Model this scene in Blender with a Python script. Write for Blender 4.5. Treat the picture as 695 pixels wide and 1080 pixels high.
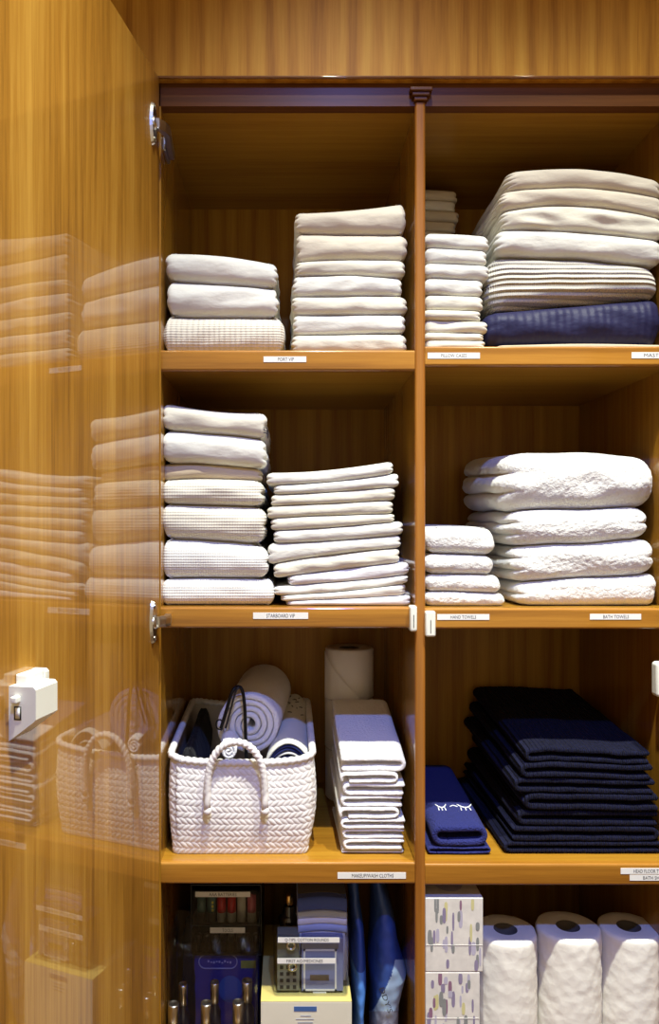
import bpy, math, random
import numpy as np
from mathutils import Vector, Matrix

# ------------------------------------------------------------------ scene, camera, light, exposure
SC = bpy.context.scene
for o in list(bpy.data.objects):
    bpy.data.objects.remove(o)
F, CX, CY, CZ = 800.0, 302.0, 560.0, 1.5      # focal length (px), vanishing point, eye height
YF = 1.2                                       # front plane of the cabinet
YB = 1.585                                     # back panel

cam = bpy.data.cameras.new('camera')
cam.sensor_fit = 'VERTICAL'
cam.sensor_height = 36.0
cam.lens = 36.0 * F / 1080.0
cam.shift_x = (347.5 - CX) / 1080.0
cam.shift_y = (CY - 540.0) / 1080.0
cam.clip_start = 0.02
camo = bpy.data.objects.new('camera', cam)
camo.location = (0, 0, CZ)
camo.rotation_euler = (math.pi / 2, 0, 0)
SC.collection.objects.link(camo)
SC.camera = camo

w = bpy.data.worlds.new('world')
SC.world = w
w.use_nodes = True
w.node_tree.nodes['Background'].inputs[0].default_value = (1.0, 0.78, 0.48, 1)
w.node_tree.nodes['Background'].inputs[1].default_value = 0.68

CEIL = 3.2
LAMP_Y = 0.50
WARM = (0.96, 0.97, 0.79)
COOL = (0.17, 0.30, 1.0)
WARM_W = 262.0
COOL_W = 150.0
LAMPS = [(0.12, LAMP_Y, WARM, WARM_W * 1.15), (0.69, LAMP_Y, WARM, WARM_W), (0.20, -0.50, COOL, COOL_W)]

SC.view_settings.view_transform = 'Standard'
SC.view_settings.look = 'None'
SC.view_settings.gamma = 1
SC.view_settings.use_curve_mapping = False
SC.view_settings.exposure = 0.0

def PX(px, Y=YF): return (px - CX) * Y / F
def PZ(py, Y=YF): return CZ + (CY - py) * Y / F

# ------------------------------------------------------------------ materials
def S(c):
    def f(v):
        v /= 255.0
        return v / 12.92 if v <= 0.04045 else ((v + 0.055) / 1.055) ** 2.4
    return tuple(f(v) for v in c) + (1,)

def new_mat(name):
    m = bpy.data.materials.new(name)
    m.use_nodes = True
    nt = m.node_tree
    return m, nt, nt.nodes['Principled BSDF']

def node(nt, t, **k):
    n = nt.nodes.new(t)
    for a, b in k.items():
        setattr(n, a, b)
    return n

def ramp(nt, fac, stops):
    r = node(nt, 'ShaderNodeValToRGB')
    cr = r.color_ramp
    while len(cr.elements) < len(stops):
        cr.elements.new(0.5)
    for e, (p, c) in zip(cr.elements, stops):
        e.position = p
        e.color = c
    nt.links.new(fac, r.inputs[0])
    return r

def plain(name, col, rough=0.5, metal=0.0, coat=0.0, spec=0.5, trans=0.0, ior=1.45, alpha=1.0, vary=0.06, scale=30):
    m, nt, b = new_mat(name)
    tc = node(nt, 'ShaderNodeTexCoord')
    n = node(nt, 'ShaderNodeTexNoise')
    n.inputs['Scale'].default_value = scale
    n.inputs['Detail'].default_value = 3
    nt.links.new(tc.outputs['Object'], n.inputs['Vector'])
    c = col
    lo = tuple(v * (1 - vary) for v in c[:3]) + (1,)
    hi = tuple(min(1, v * (1 + vary)) for v in c[:3]) + (1,)
    r = ramp(nt, n.outputs['Fac'], [(0.3, lo), (0.7, hi)])
    nt.links.new(r.outputs[0], b.inputs['Base Color'])
    b.inputs['Roughness'].default_value = rough
    b.inputs['Metallic'].default_value = metal
    b.inputs['Coat Weight'].default_value = coat
    b.inputs['Specular IOR Level'].default_value = spec
    b.inputs['Transmission Weight'].default_value = trans
    b.inputs['IOR'].default_value = ior
    return m

def wood(name, axis, dark, mid, light, coat_rough=0.04, coat=1.0, seed=0.0, spec=0.15):
    m, nt, b = new_mat(name)
    L = nt.links.new
    tc = node(nt, 'ShaderNodeTexCoord')
    oi = node(nt, 'ShaderNodeObjectInfo')
    mul = node(nt, 'ShaderNodeMath', operation='MULTIPLY_ADD')
    mul.inputs[1].default_value = 17.0
    mul.inputs[2].default_value = seed
    L(oi.outputs['Random'], mul.inputs[0])
    add = node(nt, 'ShaderNodeVectorMath', operation='ADD')
    L(tc.outputs['Object'], add.inputs[0])
    L(mul.outputs[0], add.inputs[1])
    def mapped(across, along):
        mp = node(nt, 'ShaderNodeMapping')
        s = [across] * 3
        s['XYZ'.index(axis)] = along
        mp.inputs['Scale'].default_value = s
        L(add.outputs[0], mp.inputs[0])
        return mp.outputs[0]
    n1 = node(nt, 'ShaderNodeTexNoise')          # broad figure
    n1.inputs['Scale'].default_value = 1.0
    n1.inputs['Detail'].default_value = 4
    n1.inputs['Distortion'].default_value = 0.5
    L(mapped(11, 0.9), n1.inputs['Vector'])
    n2 = node(nt, 'ShaderNodeTexNoise')          # fine grain streaks
    n2.inputs['Scale'].default_value = 1.0
    n2.inputs['Detail'].default_value = 5
    n2.inputs['Roughness'].default_value = 0.65
    L(mapped(95, 2.2), n2.inputs['Vector'])
    n3 = node(nt, 'ShaderNodeTexNoise')          # pores
    n3.inputs['Scale'].default_value = 1.0
    n3.inputs['Detail'].default_value = 2
    L(mapped(420, 14), n3.inputs['Vector'])
    wv = node(nt, 'ShaderNodeTexWave')
    wv.bands_direction = {'X': 'Z', 'Y': 'X', 'Z': 'X'}[axis]
    wv.inputs['Scale'].default_value = 2.6
    wv.inputs['Distortion'].default_value = 7
    wv.inputs['Detail'].default_value = 3
    wv.inputs['Detail Scale'].default_value = 0.8
    L(mapped(3.2, 0.35), wv.inputs['Vector'])
    def mix(a, bb, f):
        mx = node(nt, 'ShaderNodeMix', data_type='FLOAT')
        mx.inputs[0].default_value = f
        L(a, mx.inputs[2]); L(bb, mx.inputs[3])
        return mx.outputs[0]
    v = mix(n1.outputs['Fac'], n2.outputs['Fac'], 0.52)
    v = mix(v, wv.outputs['Fac'], 0.13)
    v = mix(v, n3.outputs['Fac'], 0.15)
    r = ramp(nt, v, [(0.34, dark), (0.5, mid), (0.66, light)])
    L(r.outputs[0], b.inputs['Base Color'])
    b.inputs['Roughness'].default_value = 0.42
    b.inputs['Specular IOR Level'].default_value = spec
    b.inputs['Coat Weight'].default_value = coat
    b.inputs['Coat Roughness'].default_value = coat_rough
    b.inputs['Coat IOR'].default_value = 1.6
    return m

WD, WM, WL = (0.23, 0.088, 0.007, 1), (0.345, 0.16, 0.014, 1), (0.44, 0.225, 0.024, 1)
wood_back = wood('varnished_wood_back', 'Z', WD, WM, WL, 0.3, 0.05, 2, 0.15)
wood_z = wood('varnished_wood_upright', 'Z', WD, WM, WL, 0.06)
wood_x = wood('varnished_wood_crosswise', 'X', WD, WM, WL, 0.12, 0.6)
wood_y = wood('varnished_wood_side', 'Y', WD, WM, WL, 0.12, 0.6)
wood_edge = wood('varnished_wood_edging', 'X', (0.22, 0.082, 0.008, 1), (0.36, 0.15, 0.016, 1), (0.48, 0.22, 0.028, 1), 0.1, 0.8, 3)
wood_stile = wood('varnished_wood_divider_edge', 'Z', (0.21, 0.07, 0.009, 1), (0.33, 0.125, 0.018, 1), (0.44, 0.19, 0.03, 1), 0.1, 0.8, 5)
wood_door = wood('varnished_wood_door', 'Z', (0.17, 0.065, 0.008, 1), (0.375, 0.175, 0.022, 1), (0.54, 0.295, 0.05, 1), 0.012, 1.0, 8)

def cloth(name, col, rough=0.85, bumps=(), sheen=0.15, col2=None, stripe=None):
    """bumps: list of (kind, scale tuple, strength, distance)"""
    m, nt, b = new_mat(name)
    L = nt.links.new
    tc = node(nt, 'ShaderNodeTexCoord')
    prev = None
    facs = []
    for kind, sc, st, dist in bumps:
        mp = node(nt, 'ShaderNodeMapping')
        mp.inputs['Scale'].default_value = sc
        L(tc.outputs['Object'], mp.inputs[0])
        if kind == 'noise':
            t = node(nt, 'ShaderNodeTexNoise')
            t.inputs['Scale'].default_value = 1
            t.inputs['Detail'].default_value = 4
            L(mp.outputs[0], t.inputs['Vector'])
            out = t.outputs['Fac']
        elif kind == 'vor':
            t = node(nt, 'ShaderNodeTexVoronoi')
            t.inputs['Scale'].default_value = 1
            L(mp.outputs[0], t.inputs['Vector'])
            out = t.outputs['Distance']
        else:
            t = node(nt, 'ShaderNodeTexWave')
            t.bands_direction = kind
            t.inputs['Scale'].default_value = 1
            t.inputs['Distortion'].default_value = 2.2
            t.inputs['Detail'].default_value = 1.0
            t.inputs['Detail Scale'].default_value = 1.0
            L(mp.outputs[0], t.inputs['Vector'])
            out = t.outputs['Fac']
        bp = node(nt, 'ShaderNodeBump')
        bp.inputs['Strength'].default_value = st
        bp.inputs['Distance'].default_value = dist
        L(out, bp.inputs['Height'])
        if prev is not None:
            L(prev, bp.inputs['Normal'])
        prev = bp.outputs[0]
        facs.append(out)
    if prev is not None:
        L(prev, b.inputs['Normal'])
    if stripe:
        kind, sc, p0, p1 = stripe
        mp = node(nt, 'ShaderNodeMapping')
        mp.inputs['Scale'].default_value = sc
        L(tc.outputs['Object'], mp.inputs[0])
        t = node(nt, 'ShaderNodeTexWave')
        t.bands_direction = kind
        t.inputs['Scale'].default_value = 1
        t.inputs['Distortion'].default_value = 0.6
        L(mp.outputs[0], t.inputs['Vector'])
        r = ramp(nt, t.outputs['Fac'], [(p0, col2), (p1, col)])
        L(r.outputs[0], b.inputs['Base Color'])
    else:
        n = node(nt, 'ShaderNodeTexNoise')
        n.inputs['Scale'].default_value = 14
        L(tc.outputs['Object'], n.inputs['Vector'])
        lo = tuple(v * 0.95 for v in col[:3]) + (1,)
        r = ramp(nt, n.outputs['Fac'], [(0.35, lo), (0.65, col)])
        L(r.outputs[0], b.inputs['Base Color'])
    b.inputs['Roughness'].default_value = rough
    b.inputs['Specular IOR Level'].default_value = 0.25
    b.inputs['Sheen Weight'].default_value = sheen
    return m

WEAVE = ('noise', (900, 900, 900), 0.15, 0.0005)
PUCK = ('noise', (28, 28, 60), 0.5, 0.005)
sheet_cream = cloth('cream_cotton', (0.66, 0.60, 0.49, 1), bumps=[PUCK, WEAVE])
sheet_white = cloth('white_cotton', (0.72, 0.715, 0.66, 1), bumps=[PUCK, WEAVE])
sheet_ivory = cloth('ivory_cotton', (0.69, 0.66, 0.56, 1), bumps=[PUCK, WEAVE])
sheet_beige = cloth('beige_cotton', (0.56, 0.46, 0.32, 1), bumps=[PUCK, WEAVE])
sheet_pale = cloth('pale_lilac_white_cotton', (0.74, 0.73, 0.76, 1), bumps=[PUCK, WEAVE])
waffle = cloth('waffle_weave', (0.69, 0.66, 0.57, 1), bumps=[('Z', (1, 1, 62), 0.35, 0.0015), ('X', (75, 1, 1), 0.3, 0.001)])
waffle_white = cloth('white_waffle_weave', (0.72, 0.715, 0.69, 1), bumps=[('Z', (1, 1, 68), 0.35, 0.0015), ('X', (80, 1, 1), 0.3, 0.001)])
waffle_big = cloth('ribbed_bobble_weave', (0.72, 0.68, 0.58, 1), bumps=[('X', (36, 1, 1), 0.5, 0.003), ('Z', (1, 1, 75), 0.4, 0.0015)])
ribbed = cloth('ribbed_stripe_weave', (0.70, 0.66, 0.58, 1), bumps=[('Z', (1, 1, 34), 0.8, 0.006), ('X', (110, 1, 1), 0.5, 0.002)],
               col2=(0.34, 0.32, 0.28, 1), stripe=('Z', (1, 1, 34), 0.02, 0.22))
quilt_navy = cloth('navy_quilted_sateen', (0.018, 0.018, 0.062, 1), rough=0.55, bumps=[('X', (24, 1, 1), 0.3, 0.003), PUCK], sheen=0.0)
terry = cloth('white_terry', (0.70, 0.695, 0.675, 1), rough=0.95, bumps=[('noise', (210, 210, 210), 0.6, 0.0028), ('vor', (420, 420, 420), 0.4, 0.0012)], sheen=0.3)
terry_cool = cloth('washcloth_terry', (0.86, 0.85, 0.86, 1), rough=0.95, bumps=[('noise', (260, 260, 260), 0.7, 0.003)], sheen=0.3)
terry_navy = cloth('navy_terry', (0.022, 0.027, 0.15, 1), rough=0.95, bumps=[('noise', (330, 330, 330), 1.0, 0.004), ('vor', (500, 500, 500), 0.5, 0.002)], sheen=0.02)
terry_dark = cloth('dark_navy_ribbed_terry', (0.006, 0.007, 0.034, 1), rough=0.95, bumps=[('X', (46, 1, 1), 1.0, 0.009), ('noise', (300, 300, 300), 0.6, 0.003)], sheen=0.0)
black_cloth = cloth('black_fabric', (0.006, 0.006, 0.009, 1), rough=0.8, bumps=[('noise', (60, 60, 60), 0.5, 0.004)], sheen=0.05)
navy_cotton = cloth('navy_cotton', (0.012, 0.018, 0.10, 1), bumps=[WEAVE])
stripe_navy = plain('navy_thread', (0.02, 0.02, 0.06, 1), 0.8)
thread_white = plain('white_embroidery_thread', (0.85, 0.87, 0.9, 1), 0.6)
raffia = plain('white_painted_raffia', (0.80, 0.77, 0.76, 1), 0.55, vary=0.09, scale=60)
raffia_in = plain('raffia_lining', (0.62, 0.56, 0.50, 1), 0.7)
tissue = cloth('tissue_paper', (0.80, 0.76, 0.72, 1), rough=0.9, bumps=[('noise', (120, 120, 120), 0.3, 0.001)], sheen=0)
core_card = plain('grey_cardboard_core', (0.10, 0.085, 0.075, 1), 0.8)
towel_paper = cloth('quilted_paper', (0.84, 0.81, 0.75, 1), rough=0.9, bumps=[('vor', (75, 75, 75), 0.35, 0.0016), ('noise', (110, 110, 110), 0.25, 0.0012)], sheen=0)
metal = plain('brushed_nickel', (0.55, 0.53, 0.50, 1), 0.28, metal=1.0)
chrome = plain('polished_chrome', (0.88, 0.86, 0.82, 1), 0.26, metal=1.0, vary=0.02)
ivory_plastic = plain('ivory_plastic', (0.76, 0.76, 0.68, 1), 0.35, vary=0.02)
dark_slot = plain('dark_slot', (0.03, 0.025, 0.02, 1), 0.7)
label_paper = plain('label_paper', (0.78, 0.77, 0.74, 1), 0.45, vary=0.01)
ink = plain('label_ink', (0.03, 0.03, 0.035, 1), 0.6)
black_plastic = plain('black_plastic', (0.012, 0.012, 0.014, 1), 0.3)
def thin_clear(name, tint, gloss):
    m = bpy.data.materials.new(name); m.use_nodes = True
    nt = m.node_tree; nt.nodes.clear()
    out = node(nt, 'ShaderNodeOutputMaterial'); mx = node(nt, 'ShaderNodeMixShader')
    tr = node(nt, 'ShaderNodeBsdfTransparent'); tr.inputs[0].default_value = tint
    gl = node(nt, 'ShaderNodeBsdfGlossy'); gl.inputs['Roughness'].default_value = 0.06; gl.inputs[0].default_value = (1, 1, 1, 1)
    lw = node(nt, 'ShaderNodeLayerWeight'); lw.inputs['Blend'].default_value = 0.5
    pw_ = node(nt, 'ShaderNodeMath', operation='POWER'); pw_.inputs[1].default_value = 3.0
    fr = node(nt, 'ShaderNodeMath', operation='MULTIPLY_ADD'); fr.inputs[1].default_value = 0.6; fr.inputs[2].default_value = 0.015
    nt.links.new(lw.outputs['Facing'], pw_.inputs[0]); nt.links.new(pw_.outputs[0], fr.inputs[0])
    nt.links.new(fr.outputs[0], mx.inputs[0]); nt.links.new(tr.outputs[0], mx.inputs[1]); nt.links.new(gl.outputs[0], mx.inputs[2])
    nt.links.new(mx.outputs[0], out.inputs[0])
    return m
clear_plastic = thin_clear('clear_plastic', (0.93, 0.95, 0.96, 1), 1.45)
smoke_plastic = thin_clear('smoked_plastic', (0.95, 0.955, 0.97, 1), 1.45)
wall_paint = wood('varnished_wall_panelling', 'Z', (0.20, 0.085, 0.012, 1), (0.34, 0.16, 0.03, 1), (0.45, 0.24, 0.05, 1), 0.3, 0.3, 21)
ceil_paint = plain('white_ceiling_paint', (0.70, 0.66, 0.58, 1), 0.8, vary=0.02, scale=6)
carton_cream = plain('cream_carton', (0.70, 0.67, 0.56, 1), 0.5, vary=0.02)
carton_yellow = plain('yellow_carton_lid', (0.62, 0.50, 0.16, 1), 0.55, vary=0.03)
blue_label = plain('blue_label', (0.05, 0.12, 0.33, 1), 0.5)
blue_box = plain('deep_blue_carton', (0.010, 0.022, 0.26, 1), 0.3)
mid_blue = plain('mid_blue_print', (0.01, 0.10, 0.42, 1), 0.35)
lav_print = plain('lavender_print', (0.36, 0.38, 0.62, 1), 0.5)
lemon_print = plain('olive_yellow_print', (0.32, 0.33, 0.06, 1), 0.5)
bag_blue = plain('blue_plastic_bag', (0.09, 0.26, 0.72, 1), 0.35, vary=0.2, scale=18)
bag_navy = plain('navy_blue_bag_fabric', (0.03, 0.075, 0.30, 1), 0.5, vary=0.25, scale=18)
bag_light = plain('light_blue_panel', (0.40, 0.56, 0.76, 1), 0.5)
bag_grey = plain('grey_blue_panel', (0.30, 0.33, 0.42, 1), 0.5)
carton_white = plain('grey_white_tissue_carton', (0.70, 0.67, 0.63, 1), 0.5, vary=0.08, scale=70)
st_purple = plain('purple_stroke', (0.26, 0.22, 0.34, 1), 0.6)
st_lav = plain('lavender_stroke', (0.46, 0.43, 0.55, 1), 0.6)
st_grey = plain('grey_stroke', (0.24, 0.25, 0.25, 1), 0.6)
st_yellow = plain('yellow_stroke', (0.60, 0.56, 0.28, 1), 0.6)
st_plum = plain('plum_stroke', (0.26, 0.14, 0.22, 1), 0.6)
red_wrap = plain('red_battery_wrap', (0.45, 0.012, 0.012, 1), 0.35)
green_wrap = plain('green_grey_battery_wrap', (0.08, 0.13, 0.11, 1), 0.35)
cream_wrap = plain('cream_battery_wrap', (0.50, 0.44, 0.34, 1), 0.35)
pink_wrap = plain('pink_battery_wrap', (0.45, 0.10, 0.12, 1), 0.35)
yellow_ink = plain('yellow_ink', (0.6, 0.5, 0.05, 1), 0.5)
steel_grey = plain('grey_steel', (0.30, 0.27, 0.23, 1), 0.3, metal=0.8)
gold = plain('brass_neck', (0.65, 0.42, 0.16, 1), 0.25, metal=1.0)
dark_glass = plain('dark_bottle', (0.012, 0.011, 0.016, 1), 0.12, coat=0.6)
cloth_blue = cloth('blue_polishing_cloth', (0.07, 0.11, 0.42, 1), bumps=[WEAVE])
cloth_pale = cloth('pale_blue_polishing_cloth', (0.45, 0.52, 0.78, 1), bumps=[WEAVE])
cloth_grey = cloth('grey_polishing_cloth', (0.14, 0.12, 0.11, 1), bumps=[WEAVE])
card_lav = plain('lavender_card', (0.24, 0.26, 0.44, 1), 0.5)
green_grey = plain('grey_green_pack', (0.22, 0.22, 0.16, 1), 0.5)

# ------------------------------------------------------------------ mesh helpers
COL = SC.collection

class MB:
    def __init__(s):
        s.v = []; s.f = []; s.m = []; s.sm = []
    def add(s, verts, faces, mi=0, smooth=True):
        o = len(s.v)
        s.v.extend([tuple(map(float, p)) for p in verts])
        for f in faces:
            s.f.append(tuple(int(i) + o for i in f)); s.m.append(mi); s.sm.append(smooth)
    def box(s, x0, x1, y0, y1, z0, z1, b=0.0, mi=0):
        """bevelled box"""
        if b <= 0:
            v = [(x, y, z) for x in (x0, x1) for y in (y0, y1) for z in (z0, z1)]
            s.add(v, [(0, 1, 3, 2), (4, 6, 7, 5), (0, 4, 5, 1), (2, 3, 7, 6), (0, 2, 6, 4), (1, 5, 7, 3)], mi, False)
            return
        c = ((x0 + x1) / 2, (y0 + y1) / 2, (z0 + z1) / 2)
        h = (abs(x1 - x0) / 2, abs(y1 - y0) / 2, abs(z1 - z0) / 2)
        b = min(b, min(h) * 0.98)
        n = 3
        vs = []; idx = {}
        # sphere-like corner grid: cube-sphere mapping
        g = [-1.0] + [0] * 0 + []
        ticks = []
        for sgn in (-1, 1):
            rng = [i / n for i in range(n + 1)]
            ticks += [(-1, 1 - t) for t in rng] if sgn < 0 else [(1, t) for t in rng]
        def pt(k):
            d = Vector((ticks[k[0]][0] * math.tan(ticks[k[0]][1] * math.pi / 4),
                        ticks[k[1]][0] * math.tan(ticks[k[1]][1] * math.pi / 4),
                        ticks[k[2]][0] * math.tan(ticks[k[2]][1] * math.pi / 4)))
            d.normalize()
            return tuple(c[i] + ticks[k[i]][0] * (h[i] - b) + d[i] * b for i in range(3))
        T = len(ticks)
        def vid(k):
            if k not in idx:
                idx[k] = len(vs); vs.append(pt(k))
            return idx[k]
        fs = []; big = []
        for ax in range(3):
            for side in (0, T - 1):
                for i in range(T - 1):
                    for j in range(T - 1):
                        q = []
                        for (a, bb) in ((i, j), (i + 1, j), (i + 1, j + 1), (i, j + 1)):
                            k = [0, 0, 0]; k[ax] = side; k[(ax + 1) % 3] = a; k[(ax + 2) % 3] = bb
                            q.append(vid(tuple(k)))
                        if side == 0: q.reverse()
                        (big if (i == n and j == n) else fs).append(q)
        o = len(s.v)
        s.add(vs, fs, mi, True)
        for q in big:
            s.f.append(tuple(a + o for a in q)); s.m.append(mi); s.sm.append(False)
    def prism(s, poly, y0, y1, mi=0, axis='Y', smooth=False):
        """poly in (a,b) extruded along axis"""
        n = len(poly)
        def P(a, b, t):
            return {'Y': (a, t, b), 'X': (t, a, b), 'Z': (a, b, t)}[axis]
        v = [P(a, b, y0) for a, b in poly] + [P(a, b, y1) for a, b in poly]
        f = [(i, (i + 1) % n, (i + 1) % n + n, i + n) for i in range(n)]
        s.add(v, f, mi, smooth)
        s.add(v, [tuple(range(n))[::-1], tuple(range(n, 2 * n))], mi, False)
    def lathe(s, prof, c, n=32, mi=0, M=None, smooth=True):
        """prof list of (r,z); revolve about z at c"""
        v = []
        for r, z in prof:
            for k in range(n):
                a = 2 * math.pi * k / n
                p = Vector((r * math.cos(a), r * math.sin(a), z))
                if M: p = M @ p
                v.append((p[0] + c[0], p[1] + c[1], p[2] + c[2]))
        f = []
        for i in range(len(prof) - 1):
            for k in range(n):
                f.append((i * n + k, i * n + (k + 1) % n, (i + 1) * n + (k + 1) % n, (i + 1) * n + k))
        s.add(v, f, mi, smooth)
    def tube(s, pts, r, n=10, mi=0, rope=None, cap=True):
        P = np.array(pts, float)
        T = np.gradient(P, axis=0); T /= np.linalg.norm(T, axis=1)[:, None] + 1e-12
        ref = np.array([0.31, 0.17, 0.93])
        U = np.cross(T[0], ref); U /= np.linalg.norm(U)
        v = []; L = 0
        for i in range(len(P)):
            if i: L += np.linalg.norm(P[i] - P[i - 1])
            U = U - T[i] * np.dot(U, T[i]); U /= np.linalg.norm(U)
            V = np.cross(T[i], U)
            for k in range(n):
                a = 2 * math.pi * k / n
                rr = r if np.isscalar(r) else r[i]
                if rope:
                    rr *= 0.68 + 0.38 * abs(math.sin(a * rope[1] / 2 + L * math.pi / rope[0]))
                v.append(P[i] + rr * (U * math.cos(a) + V * math.sin(a)))
        f = []
        for i in range(len(P) - 1):
            for k in range(n):
                f.append((i * n + k, i * n + (k + 1) % n, (i + 1) * n + (k + 1) % n, (i + 1) * n + k))
        if cap:
            f.append(tuple(range(n))[::-1]); f.append(tuple(range((len(P) - 1) * n, len(P) * n)))
        s.add(v, f, mi, True)
    def build(s, name, mats, parent=None, loc=(0, 0, 0)):
        if not isinstance(mats, (list, tuple)): mats = [mats]
        if parent is not None:
            base = parent.get('_base', (0, 0, 0))
        else:
            base = loc
        base = tuple(base)
        me = bpy.data.meshes.new(name)
        V = np.array(s.v) - np.array(base)
        me.from_pydata(V.tolist(), [], s.f)
        for m in mats: me.materials.append(m)
        me.polygons.foreach_set('material_index', s.m)
        me.polygons.foreach_set('use_smooth', s.sm)
        me.validate()
        me.update()
        o = bpy.data.objects.new(name, me)
        COL.objects.link(o)
        if parent is not None:
            o.parent = parent
        else:
            o.location = base
        o['_base'] = base
        return o

def thing(name, label, cat, loc, group=None):
    o = bpy.data.objects.new(name, None)
    o.empty_display_size = 0.02
    COL.objects.link(o)
    o.location = loc
    o['_base'] = tuple(loc)
    o['label'] = label; o['category'] = cat
    if group: o['group'] = group
    return o

def tag(o, label, cat, group=None):
    o['label'] = label; o['category'] = cat
    if group: o['group'] = group
    return o

def struct(o):
    o['kind'] = 'structure'
    return o

def waves(seed, freq, n=7):
    r = np.random.RandomState(seed)
    d = r.normal(size=(n, 3)); d /= np.linalg.norm(d, axis=1)[:, None]
    fr = freq * r.uniform(0.6, 1.7, n)
    ph = r.uniform(0, 6.28, n)
    am = 1.0 / np.sqrt(fr / freq)
    am /= am.sum() * 0.62
    def f(P):
        out = np.zeros(len(P))
        for i in range(n):
            out += am[i] * np.sin((P @ d[i]) * fr[i] * 2 * math.pi + ph[i])
        return out
    return f

def perimeter(x0, x1, y0, y1, c, step):
    """rounded rectangle, counter-clockwise from the front left corner; returns pos(N,2), normal(N,2)"""
    c = min(c, (x1 - x0) / 2.05, (y1 - y0) / 2.05)
    pts = []; nor = []
    def line(a, b, n):
        L = math.dist(a, b); k = max(2, int(L / step))
        for i in range(k):
            t = i / k
            pts.append((a[0] + (b[0] - a[0]) * t, a[1] + (b[1] - a[1]) * t)); nor.append(n)
    def arc(cx, cy, a0):
        k = max(4, int(c * math.pi / 2 / step))
        for i in range(k):
            a = a0 + math.pi / 2 * i / k
            pts.append((cx + c * math.cos(a), cy + c * math.sin(a))); nor.append((math.cos(a), math.sin(a)))
    line((x0 + c, y0), (x1 - c, y0), (0, -1)); arc(x1 - c, y0 + c, -math.pi / 2)
    line((x1, y0 + c), (x1, y1 - c), (1, 0)); arc(x1 - c, y1 - c, 0)
    line((x1 - c, y1), (x0 + c, y1), (0, 1)); arc(x0 + c, y1 - c, math.pi / 2)
    line((x0, y1 - c), (x0, y0 + c), (-1, 0)); arc(x0 + c, y0 + c, math.pi)
    return np.array(pts), np.array(nor)

def fold_block(x0, x1, y0, y1, bot, top, rf=0.45, rs=0.35, lobes=(3, 3), corner=0.012, wr=0.0019, wf=16,
               seed=0, step=0.005, rough=0.0, rfreq=110, lobe_amp=0.006):
    """a folded cloth: round fold at the front, layer ends at the sides"""
    P, N = perimeter(x0, x1, y0, y1, corner, step)
    n = len(P)
    nl = max(lobes)
    m = max(12, 7 * nl)
    if rough: m = max(22, 12 * nl)
    h = float(np.mean(top(P[:, 0], P[:, 1]) - bot(P[:, 0], P[:, 1])))
    wF = np.clip(-N[:, 1], 0, 1) ** 2; wB = np.clip(N[:, 1], 0, 1) ** 2
    wL = np.clip(-N[:, 0], 0, 1) ** 2; wR = np.clip(N[:, 0], 0, 1) ** 2
    c = np.array([(x0 + x1) / 2, (y0 + y1) / 2])
    f1 = waves(seed * 7 + 1, wf); f2 = waves(seed * 7 + 2, rfreq, 40); f3 = waves(seed * 7 + 3, wf * 0.5)
    levels = []
    def ell(t, p=2.0):
        a = min(1.0, abs(2 * t - 1)) ** p
        return 1 - math.sqrt(max(0, 1 - a * 0.995))
    def ring(t, s):
        ins = wF * (h * rf * ell(t, 2.4)) + wB * (h * rf * ell(t))
        for wgt, lb in ((wL, lobes[0]), (wR, lobes[1])):
            tt = (t * lb) % 1.0 if 0 < t < 1 else (0.0 if t <= 0 else 1.0)
            ins = ins + wgt * (h * rs * ell(t) * 0.8 + (lobe_amp * ell(tt) if lb > 1 else 0))
        ins = ins[:, None]
        Q = P - N * ins
        if s < 1:
            Q = c + (Q - c) * s
        z0 = bot(Q[:, 0], Q[:, 1]); z1 = top(Q[:, 0], Q[:, 1])
        z = z0 + (z1 - z0) * t
        R = np.column_stack([Q, z])
        edge = math.sin(math.pi * t) ** 0.5 if 0 < t < 1 else 0.0
        d = wr * edge * f1(R * np.array([1, 1, 2.2])) + wr * 1.3 * edge * f3(R)
        if rough:
            rr = rough * f2(R) * (0.25 + 0.75 * edge)
            d = d + rr
            if edge < 0.6 and s >= 0.0:
                R[:, 2] += (rr * 0.7) * (1 if t > 0.5 else 0)
        R[:, 0] += N[:, 0] * d; R[:, 1] += N[:, 1] * d
        return R
    caps = [0.02, 0.25, 0.45, 0.62, 0.76, 0.87, 0.94, 0.98]
    rings = [ring(0.0, s) for s in caps]
    for i in range(m + 1):
        t = i / m
        t = 0.5 - 0.5 * math.cos(math.pi * t) if nl <= 1 else t
        rings.append(ring(t, 1.0))
    rings += [ring(1.0, s) for s in caps[::-1]]
    V = np.concatenate(rings)
    K = len(rings)
    f = []
    for i in range(K - 1):
        a = i * n; b = a + n
        for k in range(n):
            k2 = (k + 1) % n
            f.append((a + k, a + k2, b + k2, b + k))
    mb = MB()
    mb.add(V, f)
    mb.add(rings[0], [tuple(range(n))[::-1]]); mb.add(rings[-1], [tuple(range(n))])
    return mb

def iface(ctrl, x0, x1, Y, seed, amp, slope=0.0, amp2=0.0):
    """interface surface from pixel heights along the front"""
    zs = np.array([PZ(p, Y) for p in ctrl]); xs = np.linspace(x0, x1, len(ctrl))
    fn = waves(seed, 7.0, 5)
    def f(x, y):
        x = np.asarray(x, float); y = np.asarray(y, float)
        if len(zs) == 3:
            t = np.clip((x - x0) / (x1 - x0), -0.05, 1.05)
            z = zs[0] * (1 - t) * (1 - 2 * t) + 4 * zs[1] * t * (1 - t) + zs[2] * t * (2 * t - 1)
        else:
            z = np.interp(x, xs, zs)
        P = np.column_stack([x, y, np.zeros_like(x)])
        return z + amp * fn(P) + slope * (y - Y)
    return f

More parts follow.
